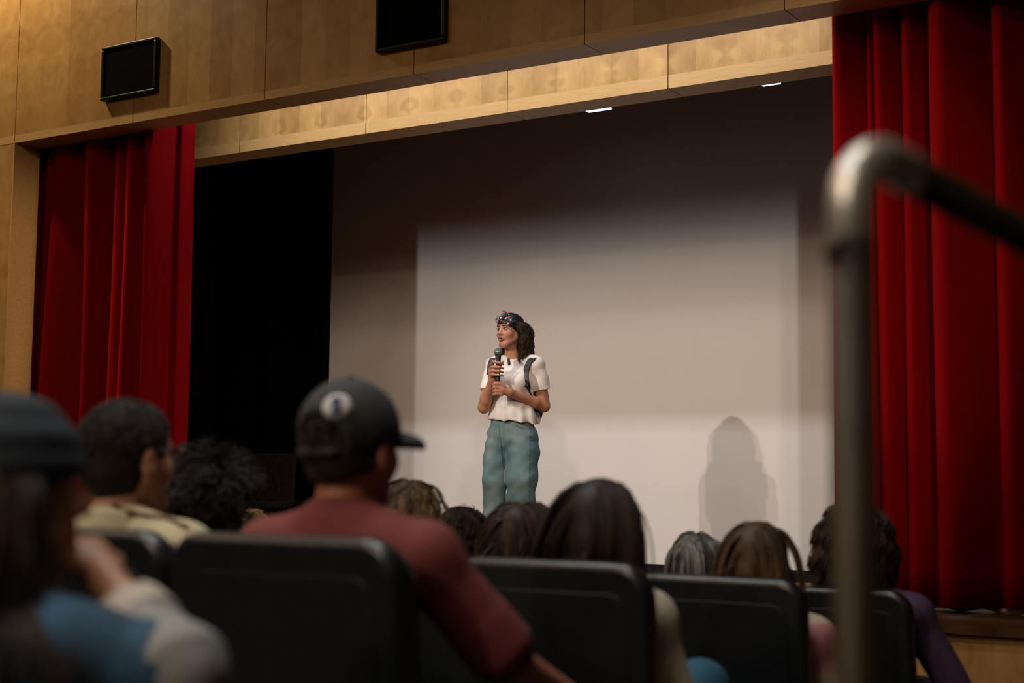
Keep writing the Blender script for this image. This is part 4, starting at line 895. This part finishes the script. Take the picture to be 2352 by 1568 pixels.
leg([(1147, 1005, .092, -.02), (1137, 1060, .085, -.03), (1134, 1110, .078, -.035), (1133, 1188, .071, -.03), (1139, 1254, .058, -.03), (1141, 1306, .052, -.03)])
leg([(1197, 1005, .100, .02), (1199, 1040, .102, .035), (1196, 1100, .100, .05), (1194, 1147, .090, .05), (1190, 1220, .081, .04), (1187, 1308, .060, .02)])
def jfold(x, y, z):
    return (.0035*np.sin(75*z+30*x)*np.clip((z-.78)/.1, 0, 1)*np.clip((1.0-z)/.1, 0, 1)+.0015*np.sin(26*z+38*x+20*y)+.0013*np.sin(-44*z+33*x-12*y+1.3)+.0010*np.sin(70*z-60*x)).astype(np.float32)
f.ripple(jfold); V, Q = f.mesh(1); jeans = mesh('jeans', V, Q, denim(), sp, True)
M_stitch = mat('dark_denim_seam', (.03, .10, .13), .9); M_stitch2 = mat('tan_stitch', (.16, .13, .08), .9)
INV = sp.matrix_world.inverted
def seam(nm, pts, r, m, lift=.001, n=26):
    P_ = on_surface([jeans], pts, lift, n)
    if len(P_) > 3: tube(nm, (P_-O) @ RZ, r, m, jeans, 5)
for k in range(16): seam('side_seam', [(1218-.2*k, 988+k*10.5), (1218-.2*k, 994+k*10.5)], .0022, M_stitch, 0, 5)
seam('fly_seam', [(1146, 975), (1147, 995), (1150, 1012), (1152, 1024)], .0022, M_stitch2); seam('crotch_seam', [(1151, 1022), (1153, 1050), (1157, 1075)], .0025, M_stitch)
seam('pocket_edge', [(1184, 975), (1192, 981), (1203, 984), (1216, 985)], .0026, M_stitch2); seam('pocket_edge', [(1117, 974), (1116, 981), (1111, 984)], .0026, M_stitch2)
M_sneak = mat('white_sneaker', (.6, .57, .53), .6, .05, 30)
for ax, c in ((1141, -.03), (1187, .02)):
    f = Field(S(ax, 1330, c)+np.array([-.12, -.25, -.01]), S(ax, 1330, c)+np.array([.12, .12, .15]), .005); f.cone(S(ax+4, 1318, c-.03), S(ax-10, 1320, c+.14), .042, .034, .02); f.cone(S(ax+3, 1314, c-.02), S(ax+3, 1305, c-.02), .042, .042, .02); f.half((0, 0, .004), (0, 0, -1))
    V, Q = f.mesh(1); mesh('sneaker', V, Q, M_sneak, sp, True)
# electronic headpiece
M_hp = mat('dark_teal_satin', (.006, .013, .016), .38, .3, 40)
f = Field(HC-.17, HC+.17, .0042); g = .011
f.ell(HP(0, -.012, .03), np.array([.074, .094, .085])*hs+g, 0, HB); f.half(HP(0, .08, .036), HB @ np.array([0, .13, -1.])); f.half(HP(0, .02, .100), HB @ np.array([0, -.55, 1.]))
V, Q = f.mesh(1); hp_ = mesh('headpiece', V, Q, M_hp, sp, True); hp_['label'] = 'dark headpiece with small electronic parts and lights'
def onhead(u, v, e): r = np.array([.074, .094, .085])*hs+g+e; d = np.array([math.sin(u)*math.cos(v), math.cos(u)*math.cos(v), math.sin(v)]); return HP(0, -.012, .03)+HB @ (d*r), HB @ (d/r/np.linalg.norm(d/r))
M_red = mat('red_led', (.55, .03, .03), .25, .1, 50); M_wht = mat('white_led', (.8, .8, .8), .25, .05, 50); M_tl = mat('teal_board', (.10, .30, .32), .35, .3, 90); M_blk = mat('black_component', (.006, .006, .007), .4)
rl = random.Random(5)
NODES = [(-.55, .25, 'r'), (.30, .25, 'r'), (-.1, .62, 'r'), (.45, .95, 'r'), (.62, .80, 'r'), (-.3, .95, 'r'), (-.75, .55, 'r'), (.05, .95, 'r'), (-.2, .2, 'r'), (-.45, .45, 'w'), (.10, .50, 'w'), (.42, .42, 'w'), (-.8, .30, 'w'), (-.62, .05, 'w'), (.2, .8, 't'), (.3, .66, 't'), (-.05, .78, 't'), (-.6, .75, 't'), (-.05, .28, 't'), (.5, .65, 't'), (-.9, .15, 'b'), (-.75, -.05, 'b'), (-.3, .6, 'b'), (.15, 1.05, 'b'), (-.15, .42, 'b'), (-.95, .42, 'b'), (.28, .52, 'b'), (-.45, .7, 'b')]
for u, v, k in NODES:
    p_, n_ = onhead(u, v, -.002); r_ = {'r': .0052, 'w': .0062, 't': .0055, 'b': .0075}[k]
    tube({'r': 'red_light', 'w': 'white_light', 't': 'circuit_board', 'b': 'black_component'}[k], [p_, p_+n_*.004, p_+n_*.009, p_+n_*.012], [r_, r_, r_*.9, r_*.3], {'r': M_red, 'w': M_wht, 't': M_tl, 'b': M_blk}[k], hp_, 8)
for i in range(9):
    u, v = rl.uniform(-.9, .5), rl.uniform(.1, .9); a, na = onhead(u, v, .004); b, nb_ = onhead(u+rl.uniform(-.4, .4), v+rl.uniform(.15, .45), .004); m_ = (a+b)/2+(na+nb_)*rl.uniform(.006, .014)
    tube('wire', bez([a, m_, b], 10), .0011, M_blk, hp_, 5)
a, na = onhead(-.95, .1, .004); tube('wire', bez([a, a+na*.022+np.array([0, 0, .012]), a+na*.030+np.array([-.0, 0, 0]), a+na*.008+np.array([0, 0, -.012])], 14), .0011, M_blk, hp_, 5)
a, na = onhead(-.8, -.05, .004); tube('wire', bez([a, a+na*.012+np.array([0, 0, -.02]), a+na*.008+np.array([.006, 0, -.034]), a+np.array([.018, 0, -.036])], 14), .0011, M_blk, hp_, 5)
# microphone, clip microphone, backpack
W_ = lambda q: O+RZ @ np.asarray(q)
mic = empty('microphone', W_(S(1139, 884, .205)), YAW); tag(mic, 'black handheld microphone with a grey mesh head held by the speaker', 'microphone')
mo = S(1139, 884, .205); ax_ = S(1139.2, 822, .190)-mo; L_ = np.linalg.norm(ax_); ax_ /= L_
tube('handle', [ax_*t for t in (0, .01, L_*.7, L_*.93, L_)], (.0135, .0145, .0160, .0185, .0200), mat('black_mic_metal', (.008, .009, .010), .35, .1, 40), mic, 18)
hd = L_; tube('grille', [ax_*(hd+t) for t in (0, .004, .014, .026, .036, .044, .049)], (.020, .0235, .0255, .0255, .0215, .013, .003), mat('grey_mic_mesh', (.14, .16, .15), .45, .5, 900, metal=.5, bump=.5), mic, 20)
tube('ring', [ax_*(hd+.016), ax_*(hd+.021)], .0268, mat('steel_ring', (.35, .36, .35), .35, .1, 40, metal=.8), mic, 20)
q = on_surface([tee, body], [(1168, 824), (1169.5, 837)], .005, 0)
if len(q) == 2:
    cm = empty('clip_microphone', q.mean(0), YAW); tag(cm, 'small black clip-on microphone at the neckline of the white t-shirt', 'clip microphone')
    d_ = (q[1]-q[0]) @ RZ; tube('capsule', [-d_*.55, -d_*.48, d_*.48, d_*.55], (.006, .0088, .0088, .006), M_blk, cm, 10); tube('clip', [-d_*.1+np.array([0, .006, 0]), d_*.3+np.array([0, .008, 0])], .004, M_blk, cm, 6)
bk = empty('backpack', W_(S(1185, 900, -.2)), YAW); tag(bk, 'black backpack worn by the speaker, its straps over both shoulders', 'backpack'); bo = S(1185, 900, -.2)
M_strap = mat('dark_webbing', (.008, .014, .017), .5, .3, 80); M_pack = fabric('backpack_nylon', (.012, .014, .016))
f = Field(bo-.28, bo+.28, .008); bc = ctr(900)-Fd*.19
for z in (-.13, -.04, .05, .12): f.ell(bc+np.array([0, 0, z]), (.125, .065, .09), .04, RB)
V, Q = f.mesh(1); mesh('pack', V, Q, M_pack, bk, True, bo)
def ribbon(nm, P_, wdir, wd, th, m):
    """flat strap along world points P_, wdir its width direction"""
    P_ = np.asarray(P_); n = len(P_); V = []; T = np.gradient(P_, axis=0); T /= np.linalg.norm(T, axis=1)[:, None]
    for i in range(n):
        w = wdir-T[i]*(wdir @ T[i]); w /= np.linalg.norm(w); nn = np.cross(T[i], w)
        for a, b in ((-1, -1), (-1, 1), (1, 1), (1, -1)): V.append(P_[i]+w*a*wd/2+nn*b*th/2)
    Fc = [(i*4+j, i*4+(j+1) % 4, (i+1)*4+(j+1) % 4, (i+1)*4+j) for i in range(n-1) for j in range(4)]+[(0, 1, 2, 3), (n*4-1, n*4-2, n*4-3, n*4-4)]
    o = mesh(nm, (np.array(V)-O) @ RZ-bo, Fc, m, bk, False); bevel(o, .003, 2); return o
wL = RZ @ Ld
A = on_surface([tee], [(1225, 823), (1216, 831), (1209, 850), (1208, 872), (1212, 888)], .004, 18)
ribbon('shoulder_strap', np.vstack([[W_(bc+Ld*.08+np.array([0, 0, .16])), W_(S(1229, 822, -.05))], A]), wL, .038, .012, M_strap)
A2 = on_surface([tee], [(1211, 886), (1215, 898), (1221, 910), (1227, 918)], .003, 12); ribbon('strap_webbing', A2, wL, .018, .004, M_strap)
q = on_surface([tee], [(1207, 884), (1214, 892)], .006, 0); ribbon('strap_buckle', q, wL, .03, .014, M_blk)
A3 = on_surface([tee], [(1131, 824), (1127, 834), (1125, 848), (1125, 858)], .004, 14); ribbon('shoulder_strap', np.vstack([[W_(bc-Ld*.08+np.array([0, 0, .16])), W_(S(1133, 821, -.07))], A3]), wL, .036, .012, M_strap)
